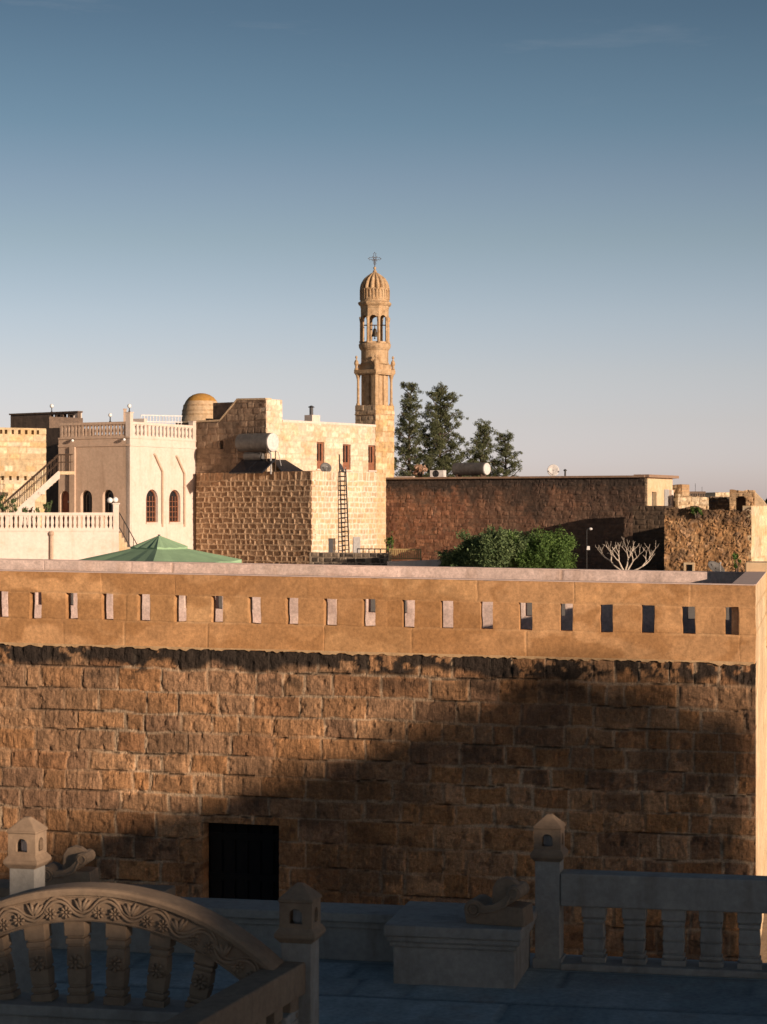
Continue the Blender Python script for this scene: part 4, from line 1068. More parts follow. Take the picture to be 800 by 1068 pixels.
# ladder against the pale wall
ld = thing('ladder', 'long black iron ladder standing against the pale annex wall', 'ladder', (*(far_ @ Vector((arx(355), -.3, 0))).xy, COURT))
xa, xb = arx(351.6), arx(358.6)
yb = arY(355)
m1 = MB(far_).tube([(xa, -.42, COURT), (xa - .03, -.12, z_at(474, yb))], .045, 6); m1.build('rail', M['iron'], ld)
m1 = MB(far_).tube([(xb, -.42, COURT), (xb - .05, -.12, z_at(489, yb))], .045, 6); m1.build('rail', M['iron'], ld)
nrg = 21; zt1 = z_at(492, yb)
for k in range(nrg):
    z = COURT + .3 + k * (zt1 - COURT - .3) / (nrg - 1); y = -.42 + .30 * (z - COURT) / (zt1 - COURT)
    MB(far_).tube([(xa - .03 - .02 * (z - COURT) / 6, y, z), (xb + .0 - .05 * (z - COURT) / 6, y, z)], .032, 5).build('rung', M['iron'], ld)

def dish(label, px, py, Y, rad, az, tilt, mt, stand=.5, deep=.22):
    p = at(px, py, Y); r = thing('satellite_dish', label, 'satellite dish', (0, 0, 0), 'satellite dishes on the roofs')
    d = MB(Matrix.Translation((0, 0, stand)) @ Matrix.Rotation(az, 4, 'Z') @ Matrix.Rotation(tilt, 4, 'X')); d.smooth = True
    pr = [(rad * f, -deep * rad * (1 - f * f)) for f in (.02, .3, .55, .78, .93, 1.0)]
    d.lathe(pr + [(rad * .995, .02)] + [(rad * f, .03 - deep * rad * (1 - f * f) + .02) for f in (.9, .6, .3, .02)], 28, m=Matrix.Rotation(-PI / 2, 4, 'X') @ Matrix.Scale(-1, 4, (0, 0, 1)) if False else Matrix.Rotation(PI / 2, 4, 'X'))
    d.build('reflector', M[mt], r)
    a = MB(Matrix.Translation((0, 0, stand)) @ Matrix.Rotation(az, 4, 'Z') @ Matrix.Rotation(tilt, 4, 'X'))
    a.tube([(0, .05 * rad, -rad * .95), (0, -rad * .75, -rad * .15)], .02, 5); a.box(-.05, .05, -rad * .85, -rad * .7, -rad * .2, -rad * .05); a.build('feed_arm', M['grey_paint'], r)
    s = MB(); s.tube([(0, .12, -.1), (0, .12, stand)], .03, 6); s.build('mast', M['iron'], r)
    r.location = (p.x, p.y, p.z - stand)
    return r
dish('pale grey satellite dish on the annex roof just left of the ladder top', 339.8, 488, arY(340) + .6, 6.2 / F * BY, math.radians(15), math.radians(-25), 'galvanised')
dish('dark satellite dish at the top of the black ladder', 356.3, 488.5, arY(356) + .4, 5.6 / F * BY, math.radians(75), math.radians(-20), 'dark_grey')

# solar water heater on the annex roof
HY = 140.0; zH = lambda py: z_at(py, HY); zro = COURT + HB - .15
hp_ = ground_at(266, HY); 
wh = thing('water_heater', 'rooftop solar water heater with a big grey tank, a smaller tank and black panels', 'water heater', (hp_.x, hp_.y, zro))
t_h = unit(.80, -.60)                                         # tank axis: its pale end faces right
Fh = frame(ground_at(251, HY + 1.2), t_h); Lh = run(ground_at(251, HY + 1.2), t_h, 284)
def drum(mb, x0, x1, y, z, r, n=28, dome=.0):
    m = Matrix.Translation((x0, y, z)) @ Matrix.Rotation(PI / 2, 4, 'Y')
    mb.lathe([(r * .9, -.02), (r, .03), (r, (x1 - x0) * .5 - .02), (r * 1.015, (x1 - x0) * .5), (r, (x1 - x0) * .5 + .02), (r, x1 - x0 - .03), (r * .93, x1 - x0 + .02)], n, m=m)
zc = zH(461.5); rt = 9.8 / F * HY
m = MB(Fh); m.smooth = False; drum(m, 0, Lh, 0, zc, rt); tk = m.build('tank', M['galvanised'], wh)
m = MB(Fh); m.lathe([(rt * .97, 0), (rt * .97, .05), (rt * .8, .085), (.02, .10)], 28, m=Matrix.Translation((Lh + .02, 0, zc)) @ Matrix.Rotation(PI / 2, 4, 'Y')); m.build('end_cap', M['white_paint'], tk)
m = MB(Fh); drum(m, Lh * .2, Lh * .72, -.1, zH(475.8), 5 / F * HY); m.build('small_tank', M['galvanised'], wh)
m = MB(Fh)
for x in (.05, Lh - .1):
    for y in (-.45, .45): m.tube([(x, y, zro), (x, y, zc)], .035, 6)
    m.tube([(x, -.45, zH(470.5)), (x, .45, zH(470.5))], .03, 6)
for y in (-.45, .45): m.tube([(0, y, zH(470.5)), (Lh, y, zH(470.5))], .03, 6)
m.tube([(.05, -.45, zro), (Lh * .5, -.45, zH(482))], .03, 6)
m.build('frame', M['rust_iron'], wh)
m = MB(Fh); 
m.tube([(Lh - .05, -.3, zH(471)), (Lh + .2, -.4, zH(474)), (Lh + .22, -.4, zro)], .06, 8)
m.tube([(Lh + .02, .2, zH(470)), (Lh + .35, .2, zH(472)), (Lh + .6, .2, zH(486))], .025, 6); m.build('pipe', M['grey_paint'], wh)
# sloping collectors: black plates rising toward the tank
for xs0, xs1 in ((.35, 1.75), (1.85, 3.2)):
    pn = MB(Fh); a = [(xs0, -1.6, zro + .1), (xs1, -1.6, zro + .1), (xs1, -.2, zH(478.5)), (xs0, -.2, zH(478.5))]
    pn.add(a + [(x, y + .05, z - .07) for x, y, z in a], [(0,1,2,3),(4,7,6,5),(0,4,5,1),(1,5,6,2),(2,6,7,3),(3,7,4,0)])
    pn.build('collector', M['solar'], wh)
col = MB(fmr); 
xa, xb = mdx(283), mdx(305.5)
col.add([(xa, -1.05, zro + .02), (xb + .5, -1.05, zro + .02), (xb - .9, -.12, zH(479)), (xa, -.12, zH(479)), (xa, -1.0, zro), (xb + .5, -1.0, zro), (xb - .9, -.06, zH(479.6)), (xa, -.06, zH(479.6))],
        [(0,1,2,3),(4,7,6,5),(0,4,5,1),(1,5,6,2),(2,6,7,3),(3,7,4,0)])
col.build('collector', M['solar'], wh)

# low dark wall, railings and pale wall in front of the annex
Q0 = ground_at(323, 122); tq = unit(.93, -.37)
lo = thing('low_wall', 'low dark block wall with a black rail at the foot of the pale annex wall', 'wall', (Q0.x, Q0.y, COURT))
fq = frame(Q0, tq); xq = lambda px: run(Q0, tq, px)
def dark_blocks(X, Z, R, R2, D): return (R > .4) * (D > .03) * .8, (.05, .042, .036)  # picks most stones at random and makes them much darker
lq = masonry(xq(402.5), z_at(576.5, 121) - COURT, .32, .42, 91, .05, [(.30,.23,.165), (.24,.18,.13)], (.34,.27,.20), relief=.03, joint=.03, edge=.04, rough=.02, wob=.04, stain=dark_blocks, thick=.4, z0=COURT, nfreq=3)
coloured('wall', [(fq, lq)], M['far_stone'], lo)
m = MB(fq); zq0, zq1 = z_at(577, 121), z_at(572.5, 121)
m.tube([(xq(371), .2, zq1), (xq(402), .2, zq1)], .035, 6)
for k in range(6): x = xq(371.3) + k * (xq(401.6) - xq(371.3)) / 5; m.tube([(x, .2, zq0), (x, .2, zq1)], .03, 5)
m.build('rail', M['iron'], lo)
Q1 = ground_at(404, 118); tq1 = unit(.98, -.17); f1 = frame(Q1, tq1); x1_ = lambda px: run(Q1, tq1, px)
pw = thing('low_wall', 'low pale plastered wall left of the green shrubs', 'wall', (Q1.x, Q1.y, COURT))
MB(f1).panel([(0, COURT), (x1_(467), COURT), (x1_(467), z_at(583.6, 117)), (0, z_at(585.6, 118))], [], 0, .3).build('wall', M['white_plaster'], pw)
yr = thing('railing', 'short brass coloured metal railing standing above the low pale wall', 'railing', (Q1.x, Q1.y + .6, COURT))
m = MB(f1); zz0, zz1 = z_at(583.5, 118), z_at(572.5, 118)
for z in (zz0 + .03, zz1 - .03): m.box(x1_(405), x1_(437), .55, .6, z - .035, z + .035)
for x in (x1_(405), x1_(437)): m.box(x - .04, x + .04, .54, .61, COURT, zz1 + .02)
m.build('frame', M['brass_paint'], yr)
xx0, xx1 = x1_(405), x1_(437)
for k in range(1, 16): x = xx0 + k * (xx1 - xx0) / 16; MB(f1).box(x - .03, x + .03, .56, .59, zz0 + .06, zz1 - .06).build('bar', M['brass_paint'], yr)
M['roof_slab'] = stone_mat('roof_slab', (.33,.22,.15), (.25,.16,.11), 1.2, .4, .01, 9)
# ------------------------------------------------------------------ long brown house to the right of the tower
tb1 = unit(.89, -.456); N0 = ground_at(401.3, 144.3)
bh = thing('house', 'long brown stone house with black stained wall top and thin flat roof behind the shrubs', 'house', (N0.x, N0.y, COURT))
fbh = frame(N0, tb1); bx = lambda px: run(N0, tb1, px); bY = lambda px: N0.y + tb1.y * bx(px)
LBH = bx(672.5); HBH = z_at(500, bY(405)) - COURT
def black_top(X, Z, R, R2, D):
    n = fbm(X * .8, Z * .35, 401, 4); n2 = fbm(X * 2.4, Z * 1.6, 402, 4); n3 = fbm(X * .35, Z * .2, 403, 3)
    drop = .75 + 2.6 * np.clip(n - .42, 0, 1) * 2 + 1.6 * sstep(.5, .95, X / LBH)
    a = np.maximum(sstep(-.3, 1.0, Z - (HBH - drop) + (n2 - .5) * 1.4) * .8, sstep(-.35, .05, Z - (HBH - .55) + (n2 - .5) * 1.3) * .93)
    dk = a[..., None]; g_ = np.maximum(sstep(.2, .8, X / LBH + (n3 - .5) * .5) * .7, sstep(.58, .75, n2) * .5)[..., None]
    tone = np.array((.135, .098, .072)) * (1 - dk) + np.array((.040, .033, .028)) * dk
    return np.maximum(a, g_[..., 0]), tone
bw = masonry(LBH, HBH, .27, .48, 101, .075, [(.25,.12,.068), (.21,.10,.058), (.27,.135,.077), (.20,.095,.057), (.25,.13,.077)], (.15,.085,.054), relief=.022, joint=.012, edge=.07, rough=.05, bulge=.018, wob=.10,
             stain=black_top, thick=.5, z0=COURT, tint=.5, nfreq=2.2)
coloured('front_wall', [(fbh, bw)], M['far_stone'], bh)
MB(fbh).box(-.02, LBH + .05, -.22, 6, HBH + COURT + .003, HBH + COURT + .13).build('roof', M['roof_slab'], bh)
E1 = N0 + tb1 * LBH; te = unit(.456, .89); fe1 = frame(E1 - tb1 * .12, te); ex = lambda px: run(E1, te, px)
LE = ex(701.5); Ye = lambda px: E1.y + te.y * ex(px)
q1 = (ex(680), ex(684.8), COURT, z_at(513, Ye(682))); q2 = (ex(692.5), ex(697.3), COURT, z_at(510.5, Ye(695)))
MB(fe1).panel(rect(.03, LE, COURT, HBH + COURT), [rect(q1[0], q1[1], COURT + 2.3, q1[3])], -.12, .3).build('end_wall', M['cream_stone'], bh)
MB(fe1).box(-.1, LE + .35, -.45, .6, HBH + COURT + .004, HBH + COURT + .19).build('roof_edge', M['roof_slab'], bh)
MB(fe1).box(q1[0] - .02, q1[1] + .02, .15, .2, COURT, q1[3]).build('door', M['dark_grey'], bh)
MB(fe1).box(q2[0], q2[1], -.17, -.125, COURT, q2[3]).build('shutter', M['grey_paint'], bh)
MB(fe1).box(q2[1] + .1, q2[1] + .5, -.30, -.125, COURT, z_at(511, Ye(699))).build('pillar', M['white_plaster'], bh)
A_0 = ground_at(660, 132.5); ta = unit(.93, -.37); fa0 = frame(A_0, ta); ax0 = lambda px: run(A_0, ta, px)
dw = thing('yard_wall', 'dark stone wall between the brown house and the rubble wall', 'wall', (A_0.x, A_0.y, COURT))
def black_all(X, Z, R, R2, D): return .55 + .5 * (fbm(X * .7, Z * .5, 411, 4) - .3), (.035, .029, .025)  # darkens the whole wall unevenly
dq = masonry(ax0(694), z_at(527.5, 131.5) - COURT, .30, .6, 111, .08, [(.24,.15,.09), (.2,.125,.075)], (.15,.10,.06), relief=.04, joint=.02, edge=.08, rough=.04, bulge=.02, wob=.08, stain=black_all, thick=2.0, z0=COURT, nfreq=2)
coloured('wall', [(fa0, dq)], M['far_stone'], dw)

# rubble wall
R_0 = ground_at(693, 124); trb = unit(.95, -.31); frb = frame(R_0, trb); rbx = lambda px: run(R_0, trb, px)
rw = thing('rubble_wall', 'rough orange rubble wall with a ragged dark top and a small square window, at right', 'wall', (R_0.x, R_0.y, COURT))
LRB = rbx(783.5); HRB = z_at(526.5, 122.5) - COURT
def ragtop(X): return HRB - .25 + .22 * (fbm(X * 2.2, X * 0, 421, 4) - .5) * 2 + .12 * np.sin(X * 1.3)
def rubble_stain(X, Z, R, R2, D):
    n = fbm(X * 1.6, Z * 1.6, 422, 4); a = sstep(HRB - 1.1, HRB - .5, Z + (n - .5) * 1.2) * .8
    a = np.maximum(a, (D > .02) * (R2 > .72) * .55)
    a = np.maximum(a, sstep(.56, .72, n) * .5)
    return a, (.06, .042, .03)
sqw = (rbx(715.5), rbx(722.5), z_at(597, 123) - COURT, z_at(589, 123) - COURT)
rbw = masonry(LRB, HRB + .2, .22, .30, 121, .055, [(.42,.24,.11), (.38,.205,.09), (.46,.28,.14), (.35,.19,.085), (.44,.27,.15)], (.36,.21,.10), relief=.05, joint=.01, edge=.10, rough=.10, bulge=.035, wob=.22,
              holes=[sqw], top=ragtop, stain=rubble_stain, thick=.7, z0=COURT, tint=.5, nfreq=3.5)
coloured('wall', [(frb, rbw)], M['far_stone'], rw)
p_ = MB(frb).panel(rect(sqw[0] - .12, sqw[1] + .12, sqw[2] + COURT - .1, sqw[3] + COURT + .12), [rect(sqw[0], sqw[1], sqw[2] + COURT, sqw[3] + COURT)], -.10, .2).build('window', M['cream_stone'], rw)
MB(frb).box(sqw[0] - .1, sqw[1] + .1, .22, .26, sqw[2] + COURT - .05, sqw[3] + COURT + .05).build('pane', M['glass'], p_)
E2 = R_0 + trb * LRB; te2 = unit(.36, .93); fe2 = frame(E2, te2)
cwl = masonry(9, HRB - .05, .6, 1.2, 131, .10, [(.68,.52,.33), (.63,.47,.28), (.70,.55,.37)], (.52,.38,.22), relief=.02, joint=.012, edge=.05, rough=.02, bulge=.02, wob=.05, stain=ochre, thick=.5, z0=COURT, tint=.2, nfreq=1.5)
coloured('return_wall', [(fe2, cwl)], M['far_stone'], rw)
MB(frb).box(.7, LRB - .3, .72, 4.5, COURT, COURT + HRB - .4).build('fill', M['ground_earth'], rw)

# ruins seen over the rubble wall
def ruin(name, label, px0, px1, y0, y1, Y, t, seed, pal, cat='ruin', holes=None, thick=.8, ragged=.25, res=.09, mortar=(.36,.25,.15), **kw):
    o = ground_at(px0, Y); t = unit(*t); L = run(o, t, px1); f = frame(o, t)
    zb = COURT; zt = z_at(y0, Y + t.y * L / 2); H = zt - zb
    r = thing(name, label, cat, (o.x, o.y, COURT))
    hs = holes(o, t, f) if holes else []
    tp = (lambda X: H - ragged * fbm(X * 1.7, X * 0 + seed, seed, 4)) if ragged else None
    mm = masonry(L, H, .32, .5, seed, res, pal, mortar, relief=.06, joint=.015, edge=.09, rough=.06, bulge=.04, wob=.10, holes=hs, top=tp, thick=thick, z0=zb, nfreq=2.5, tint=.4, **kw)
    coloured('wall', [(f, mm)], M['far_stone'], r)
    return r, f, o, t, L, zt
BR = [(.44,.28,.15), (.40,.24,.12), (.48,.33,.19)]; PA = [(.62,.48,.31), (.56,.42,.26), (.66,.53,.36)]; DK = [(.10,.075,.055), (.14,.10,.07)]
ruin('stone_pier', 'square brown stone pier beside the right end of the brown house', 701.5, 711.5, 504.5, 530, 141, (.85, -.53), 141, BR, 'pier', ragged=.12, thick=1.2)
ruin('ruined_wall', 'low crumbling pale wall just above the middle of the rubble wall', 707, 739, 512.5, 530, 139, (.99, .12), 142, PA, 'wall', ragged=.55)
ruin('ruined_wall', 'black broken wall left of the ruined arch', 738, 763, 512, 532, 144, (.80, -.60), 143, DK, 'wall', ragged=.9, thick=1.5)  # near-black stone palette
far_b = ruin('house', 'distant pale flat roofed house showing between the ruins, left of the ruined arch', 746, 772, 513.5, 530, 195, (.97, .24), 144, PA, 'house', ragged=0, thick=6)
def archhole(o, t, f):
    x0, x1 = run(o, t, 767.2), run(o, t, 778); out = []
    zt = z_at(517, 141) - COURT
    w_ = x1 - x0
    for k in range(6):
        a0, a1 = k / 6, (k + 1) / 6
        hh = math.sqrt(max(0, 1 - ((a0 + a1) - 1) ** 2))
        out.append((x0 + w_ * a0, x0 + w_ * a1, .05, zt - w_ * .42 * (1 - hh)))
    return out
ra, fra, ora, tra, Lra, zra = ruin('ruined_arch', 'ruined stone gateway with a dark round arch on the skyline at right', 761, 787, 508.5, 531, 141, (.97, -.24), 145, BR, 'ruin', holes=archhole, ragged=.28, thick=1.0)
MB(fra).box(run(ora, tra, 766), run(ora, tra, 779.5), 1.2, 1.4, COURT, z_at(516, 141)).build('back_wall', M['dark_stone'], ra)
m = MB(fra); m.panel([(Lra, COURT), (Lra + .95, COURT), (Lra + .9, z_at(530, 141)), (Lra + .55, z_at(522, 141)), (Lra + .25, z_at(517, 141)), (Lra, z_at(513, 141))], [], .1, .9); m.build('buttress', M['cream_stone'], ra)
q0 = ground_at(712, 156); tq2 = unit(.99, .1); fq2 = frame(q0, tq2)
rb_ = thing('roof_parapet', 'distant low parapet of small dark openings behind the crumbling pale wall', 'parapet', (q0.x, q0.y, COURT))
Lq = run(q0, tq2, 736); zq_0, zq_1 = z_at(520, 156), z_at(512.5, 156)
MB(fq2).box(0, Lq, 0, 4, COURT, zq_0).build('wall', M['cream_stone'], rb_)
balustrade(rb_, fq2, 0, Lq, zq_0, zq_1, 10, M['dark_stone'], w=.10)
m = MB(fq2)
for px in (719, 727, 734): x = run(q0, tq2, px); m.tube([(x, .5, zq_1 - .1), (x, .5, zq_1 + .35 + .25 * (px == 727))], .014, 4)
m.build('aerial', M['iron'], rb_)

# ------------------------------------------------------------------ things on the brown roof
zroof = COURT + HBH + .135
FY = lambda px: bY(px) + 1.3
def on_roof(px, d): Y = bY(px) + d; return ground_at(px, Y)
p = on_roof(492, 1.6); t_ = unit(.80, -.60); tl0 = on_roof(474.5, 2.3)
Lc = run(tl0, t_, 507.5); rt2 = 6.6 / F * tl0.y
hw = thing('water_tank', 'horizontal cylindrical metal water tank with a white end lying on the brown roof', 'water tank', (p.x, p.y, zroof))
Ft = frame(tl0, t_)
m = MB(Ft); zc2 = zroof + rt2 + .12
mm = Matrix.Translation((0, 0, zc2)) @ Matrix.Rotation(PI / 2, 4, 'Y')
m.lathe([(rt2 * .8, -.02), (rt2, .03)] + [(rt2 * (1 + .015 * (k % 2)), .03 + (Lc - .1) * k / 16) for k in range(1, 17)] + [(rt2 * .97, Lc)], 28, m=mm); tk2 = m.build('shell', M['galvanised'], hw)
m = MB(Ft); m.lathe([(rt2 * .95, 0), (rt2 * .9, .06), (.02, .10)], 28, m=Matrix.Translation((Lc + .003, 0, zc2)) @ Matrix.Rotation(PI / 2, 4, 'Y')); m.build('end_cap', M['white_paint'], tk2)
m = MB(Ft)
for x in (.25, Lc - .35): m.box(x, x + .12, -.3, .3, zroof - .03, zc2 - rt2 * .80)
m.build('cradle', M['rust_iron'], hw)
p = on_roof(456, 1.2); ac = thing('air_conditioner', 'white air conditioner box with round fan grille on the brown roof', 'air conditioner', (p.x, p.y, zroof))
t_ = unit(.93, -.37); o_ = on_roof(448.5, 1.2); Fa = frame(o_, t_); La = run(o_, t_, 462.5)
zt3 = z_at(490.5, o_.y); cx_, cz_ = La * .42, (zroof + zt3) / 2
circ = [(cx_ + .24 * math.cos(k * PI / 10), cz_ + .24 * math.sin(k * PI / 10)) for k in range(20)]
m = MB(Fa); m.panel(rect(0, La, zroof + .03, zt3), [circ], 0, .04); m.box(0, La, .043, .55, zroof + .03, zt3); m.build('casing', M['white_paint'], ac)
m = MB(Fa)
for rr_ in (.23, .16, .09): m.tube([(cx_ + rr_ * math.cos(k * PI / 10), .01, cz_ + rr_ * math.sin(k * PI / 10)) for k in range(20)], .012, 4, closed=True)
m.box(cx_ - .23, cx_ + .23, .005, .018, cz_ - .012, cz_ + .012); m.box(cx_ - .012, cx_ + .012, .019, .03, cz_ - .23, cz_ + .23)
m.build('grille', M['iron'], ac)
MB(Fa).box(cx_ - .23, cx_ + .23, .036, .042, cz_ - .23, cz_ + .23).build('fan', M['dark_grey'], ac)
p = on_roof(420, 1.0); sl2 = thing('roof_kerb', 'low white kerb on the brown roof right beside the tower', 'kerb', (p.x, p.y, zroof))
o_ = on_roof(411, 1.4); MB(frame(o_, tb1)).box(0, run(o_, tb1, 431), 0, .5, zroof - .03, z_at(497.0, o_.y)).build('body', M['white_plaster'], sl2)
dd_ = on_roof(577, 1.0); dish('round pale satellite dish standing alone on the brown roof', 577, 490.5, dd_.y, 6.3 / F * dd_.y, math.radians(-6), math.radians(-12), 'white_paint', stand=.55)
p = on_roof(589.5, 1.0); vp = thing('vent_pipe', 'small dark vent pipe on the brown roof right of the round pale dish', 'pipe', (p.x, p.y, zroof))
MB().tube([(p.x, p.y, zroof - .02), (p.x, p.y, zroof + .35)], .06, 8).build('pipe', M['iron'], vp)
MB().lathe([(.12, zroof + .352), (.12, zroof + .40), (.03, zroof + .47)], 8, (p.x, p.y)).build('cowl', M['iron'], vp)

# ------------------------------------------------------------------ leaves and trees
def leaf_mesh(name, mat, pts, size, rng, off, flat=.4, shade=None):
    """many small leaf quads at the given points; attribute 'leaf' varies from leaf to leaf"""
    n = len(pts); P = np.array(pts) - np.array(off)
    d = rng.normal(size=(n, 3)); d /= np.linalg.norm(d, axis=1)[:, None]
    e = rng.normal(size=(n, 3)); e -= (e * d).sum(1)[:, None] * d; e /= np.linalg.norm(e, axis=1)[:, None]
    s = size * rng.uniform(.6, 1.4, n)[:, None]; w_ = s * rng.uniform(flat * .7, flat * 1.3, n)[:, None]
    V = np.stack([P - d * s, P + e * w_, P + d * s, P - e * w_], 1).reshape(-1, 3)
    me = bpy.data.meshes.new(name); me.from_pydata(V.tolist(), [], (np.arange(4 * n).reshape(n, 4)).tolist())
    a = me.attributes.new('leaf', 'FLOAT', 'FACE'); v = rng.uniform(0, 1, n) ** 1.3
    if shade is not None: v = np.clip(v * .7 + shade * .3, 0, 1)
    a.data.foreach_set('value', v.astype(np.float32)); me.materials.append(mat)
    return link(bpy.data.objects.new(name, me))
def pine(label, px, ytop, hw, Y, seed, lean=0.0, dens=1.0, bare=.12):
    rng = np.random.RandomState(seed); b = ground_at(px, Y); H = z_at(ytop, Y) - COURT; r = thing('pine_tree', label, 'tree', (b.x, b.y, COURT), 'pines behind the brown house')
    m = MB(); W = hw / F * Y
    tr = [Vector((b.x + lean * f * f + .12 * math.sin(f * 5 + seed), b.y + .1 * math.cos(f * 4), COURT + H * f)) for f in np.linspace(0, .985, 12)]
    m.tube(tr, [.24 * (1 - .92 * f) for f in np.linspace(0, 1, 12)], 8); m.build('trunk', M['bark'], r)
    lm = MB(); pts = []; sh = []
    nb_ = int(62 * dens)
    for i in range(nb_):
        f = bare + (1 - bare) * (i + rng.uniform(0, .8)) / nb_; f = min(f, .985)
        k = f * 11; j = min(int(k), 10); o = tr[j].lerp(tr[j + 1], k - j)
        az = i * 2.4 + rng.uniform(-.5, .5)
        prof_ = (min(1, .55 + f * 1.5) * (1 - f) ** .66 * 1.22 + .13) * rng.uniform(.40, 1.25)
        L = W * prof_; up = rng.uniform(.12, .5) + .5 * f
        tip = o + Vector((math.cos(az) * L, math.sin(az) * L, L * up)); mid_ = o.lerp(tip, .55) - Vector((0, 0, .07 * L))
        lm.tube([o, mid_, tip], [.05, .035, .012], 4)
        for c in range(max(3, int(L * 5.5))):
            q = rng.uniform(.25, 1.04) ** .8; c0 = o.lerp(tip, q) + Vector(rng.normal(0, .06 + .10 * L, 3)) + Vector((0, 0, .12 * q))
            cn = rng.uniform(.13, .31); npt = int(40 * (cn / .2) ** 2)
            g_ = rng.normal(0, 1, (npt, 3)); g_ = g_ / np.linalg.norm(g_, axis=1)[:, None] * (rng.uniform(0, 1, npt) ** .5)[:, None] * cn * np.array([1.1, 1.1, .8])
            pts.append(np.array(c0) + g_); sh.append(np.full(npt, rng.uniform(0, 1)))
    lm.build('limbs', M['bark'], r)
    o_ = leaf_mesh('crown', M['pine_leaf'], np.concatenate(pts), .085, rng, (b.x, b.y, COURT), .26, np.concatenate(sh)); o_.parent = r
    return r
pine('tall narrow dark pine touching the right edge of the bell tower', 427, 399.5, 24, 160, 1, .2, 1.7)
pine('widest and densest of the dark pines, second from the bell tower', 462, 403, 37, 163, 2, -.3, 2.3)
pine('short pine between the wide pine and the round topped far right pine', 494, 442, 27, 165, 4, .9, 1.6)
pine('small open crowned pine standing farthest right, beyond the water tank', 525, 453, 25, 166, 5, .2, 1.3)
def shrub(label, px, ytop, hw, Y, seed, mat, n=9000, size=.10, name='shrub', zb=COURT, flat=.45, group=None, lobes=14, ybase=None):
    rng = np.random.RandomState(seed); b = ground_at(px, Y); H = z_at(ytop, Y) - zb; W = hw / F * Y
    r = thing(name, label, 'shrub', (b.x, b.y, zb), group)
    m = MB(); pts = []; sh = []
    for k in range(lobes):
        az = rng.uniform(0, 2 * PI); rr_ = W * rng.uniform(.15, .80) ** .8; hh = H * rng.uniform(.35, .92) * (1 - .2 * (rr_ / W) ** 2)
        if k == 0: rr_, hh = .1 * W, H * .84
        c = Vector((b.x + rr_ * math.cos(az), b.y + rr_ * math.sin(az) * .8, zb + hh)); rad = min(W, H) * rng.uniform(.17, .30)
        m.tube([(b.x + .1 * math.cos(az), b.y, zb), Vector((b.x, b.y, zb)).lerp(c, .5) + Vector((0, 0, .1)), c], [.05, .035, .012], 5)
        npt = n // lobes
        g_ = rng.normal(0, 1, (npt, 3)); g_ = g_ / np.linalg.norm(g_, axis=1)[:, None] * (rng.uniform(.15, 1.12, npt) ** .5)[:, None] * rad
        g_ *= (.75 + .5 * vnoise(g_[:, 0] * 4 / rad + 40, g_[:, 2] * 4 / rad + g_[:, 1] * 2 / rad + 40, seed))[:, None]
        q = np.array(c) + g_; q = q[q[:, 2] > zb + .02]; pts.append(q); sh.append(np.full(len(q), rng.uniform(0, 1)))
    for k in range(10):                                       # stray sprays breaking the outline
        az = rng.uniform(0, 2 * PI); c0 = Vector((b.x + W * .6 * math.cos(az), b.y + W * .5 * math.sin(az), zb + H * rng.uniform(.5, .85))); c1 = c0 + Vector((W * .28 * math.cos(az), 0, H * rng.uniform(.08, .22)))
        m.tube([c0, c1], [.014, .006], 4)
        q = np.array([np.array(c0.lerp(c1, rng.uniform(0, 1))) + rng.normal(0, .06 * W, 3) for _ in range(max(12, n // 120))]); q = q[q[:, 2] > zb + .02]
        pts.append(q); sh.append(np.full(len(q), .7))
    m.build('stems', M['bark'], r)
    o_ = leaf_mesh('foliage', mat, np.concatenate(pts), size, rng, (b.x, b.y, zb), flat, np.concatenate(sh)); o_.parent = r
    return r
shrub('low wide end of the pale leaved greenery, farthest left below the brown wall', 484, 573, 30, 115, 11, M['shrub_leaf'], 8000, .085, lobes=20)
shrub('big rounded pale leaved shrub in front of the brown house', 520, 556, 47, 114, 12, M['shrub_leaf'], 30000, .085, lobes=44)
shrub('bright yellow green shrub at the right end of the greenery before the brown house', 562, 555, 42, 113.6, 13, M['bright_leaf'], 22000, .08, lobes=34, flat=.3)
shrub('small green weed growing at the foot of the tower beside the brown wall', 406, 556, 5, 128, 14, M['bright_leaf'], 500, .08, lobes=5, name='weed')
shrub('green tuft growing from the ragged top of the rubble wall', 727, 529, 7, 123.2, 15, M['bright_leaf'], 900, .07, lobes=6, name='weed', zb=COURT + HRB - .75)
shrub('thin bright green plant at the foot of the rubble wall right of its window', 768, 575, 4, 119, 16, M['bright_leaf'], 420, .09, lobes=5, name='weed')
shrub('dark round treetop at the far right edge of the skyline', 803, 508, 10, 170, 17, M['pine_leaf'], 5000, .12, name='tree', lobes=12)
shrub('dry reddish brown bush growing at the head of the outside stair', 36.5, 478.5, 9, 141, 18, M['dry_leaf'], 2600, .09, name='dry_bush', zb=z_at(497, 141))
pf_ = on_roof(439, 1.0); shrub('blossoming pale orange bush on the brown roof next to the white air conditioner', 438, 484.5, 8, pf_.y + 1.0, 19, leaf_mat('blossom', (.34,.20,.12), (.75,.52,.38)), 1500, .08, name='flowering_bush', zb=zroof)
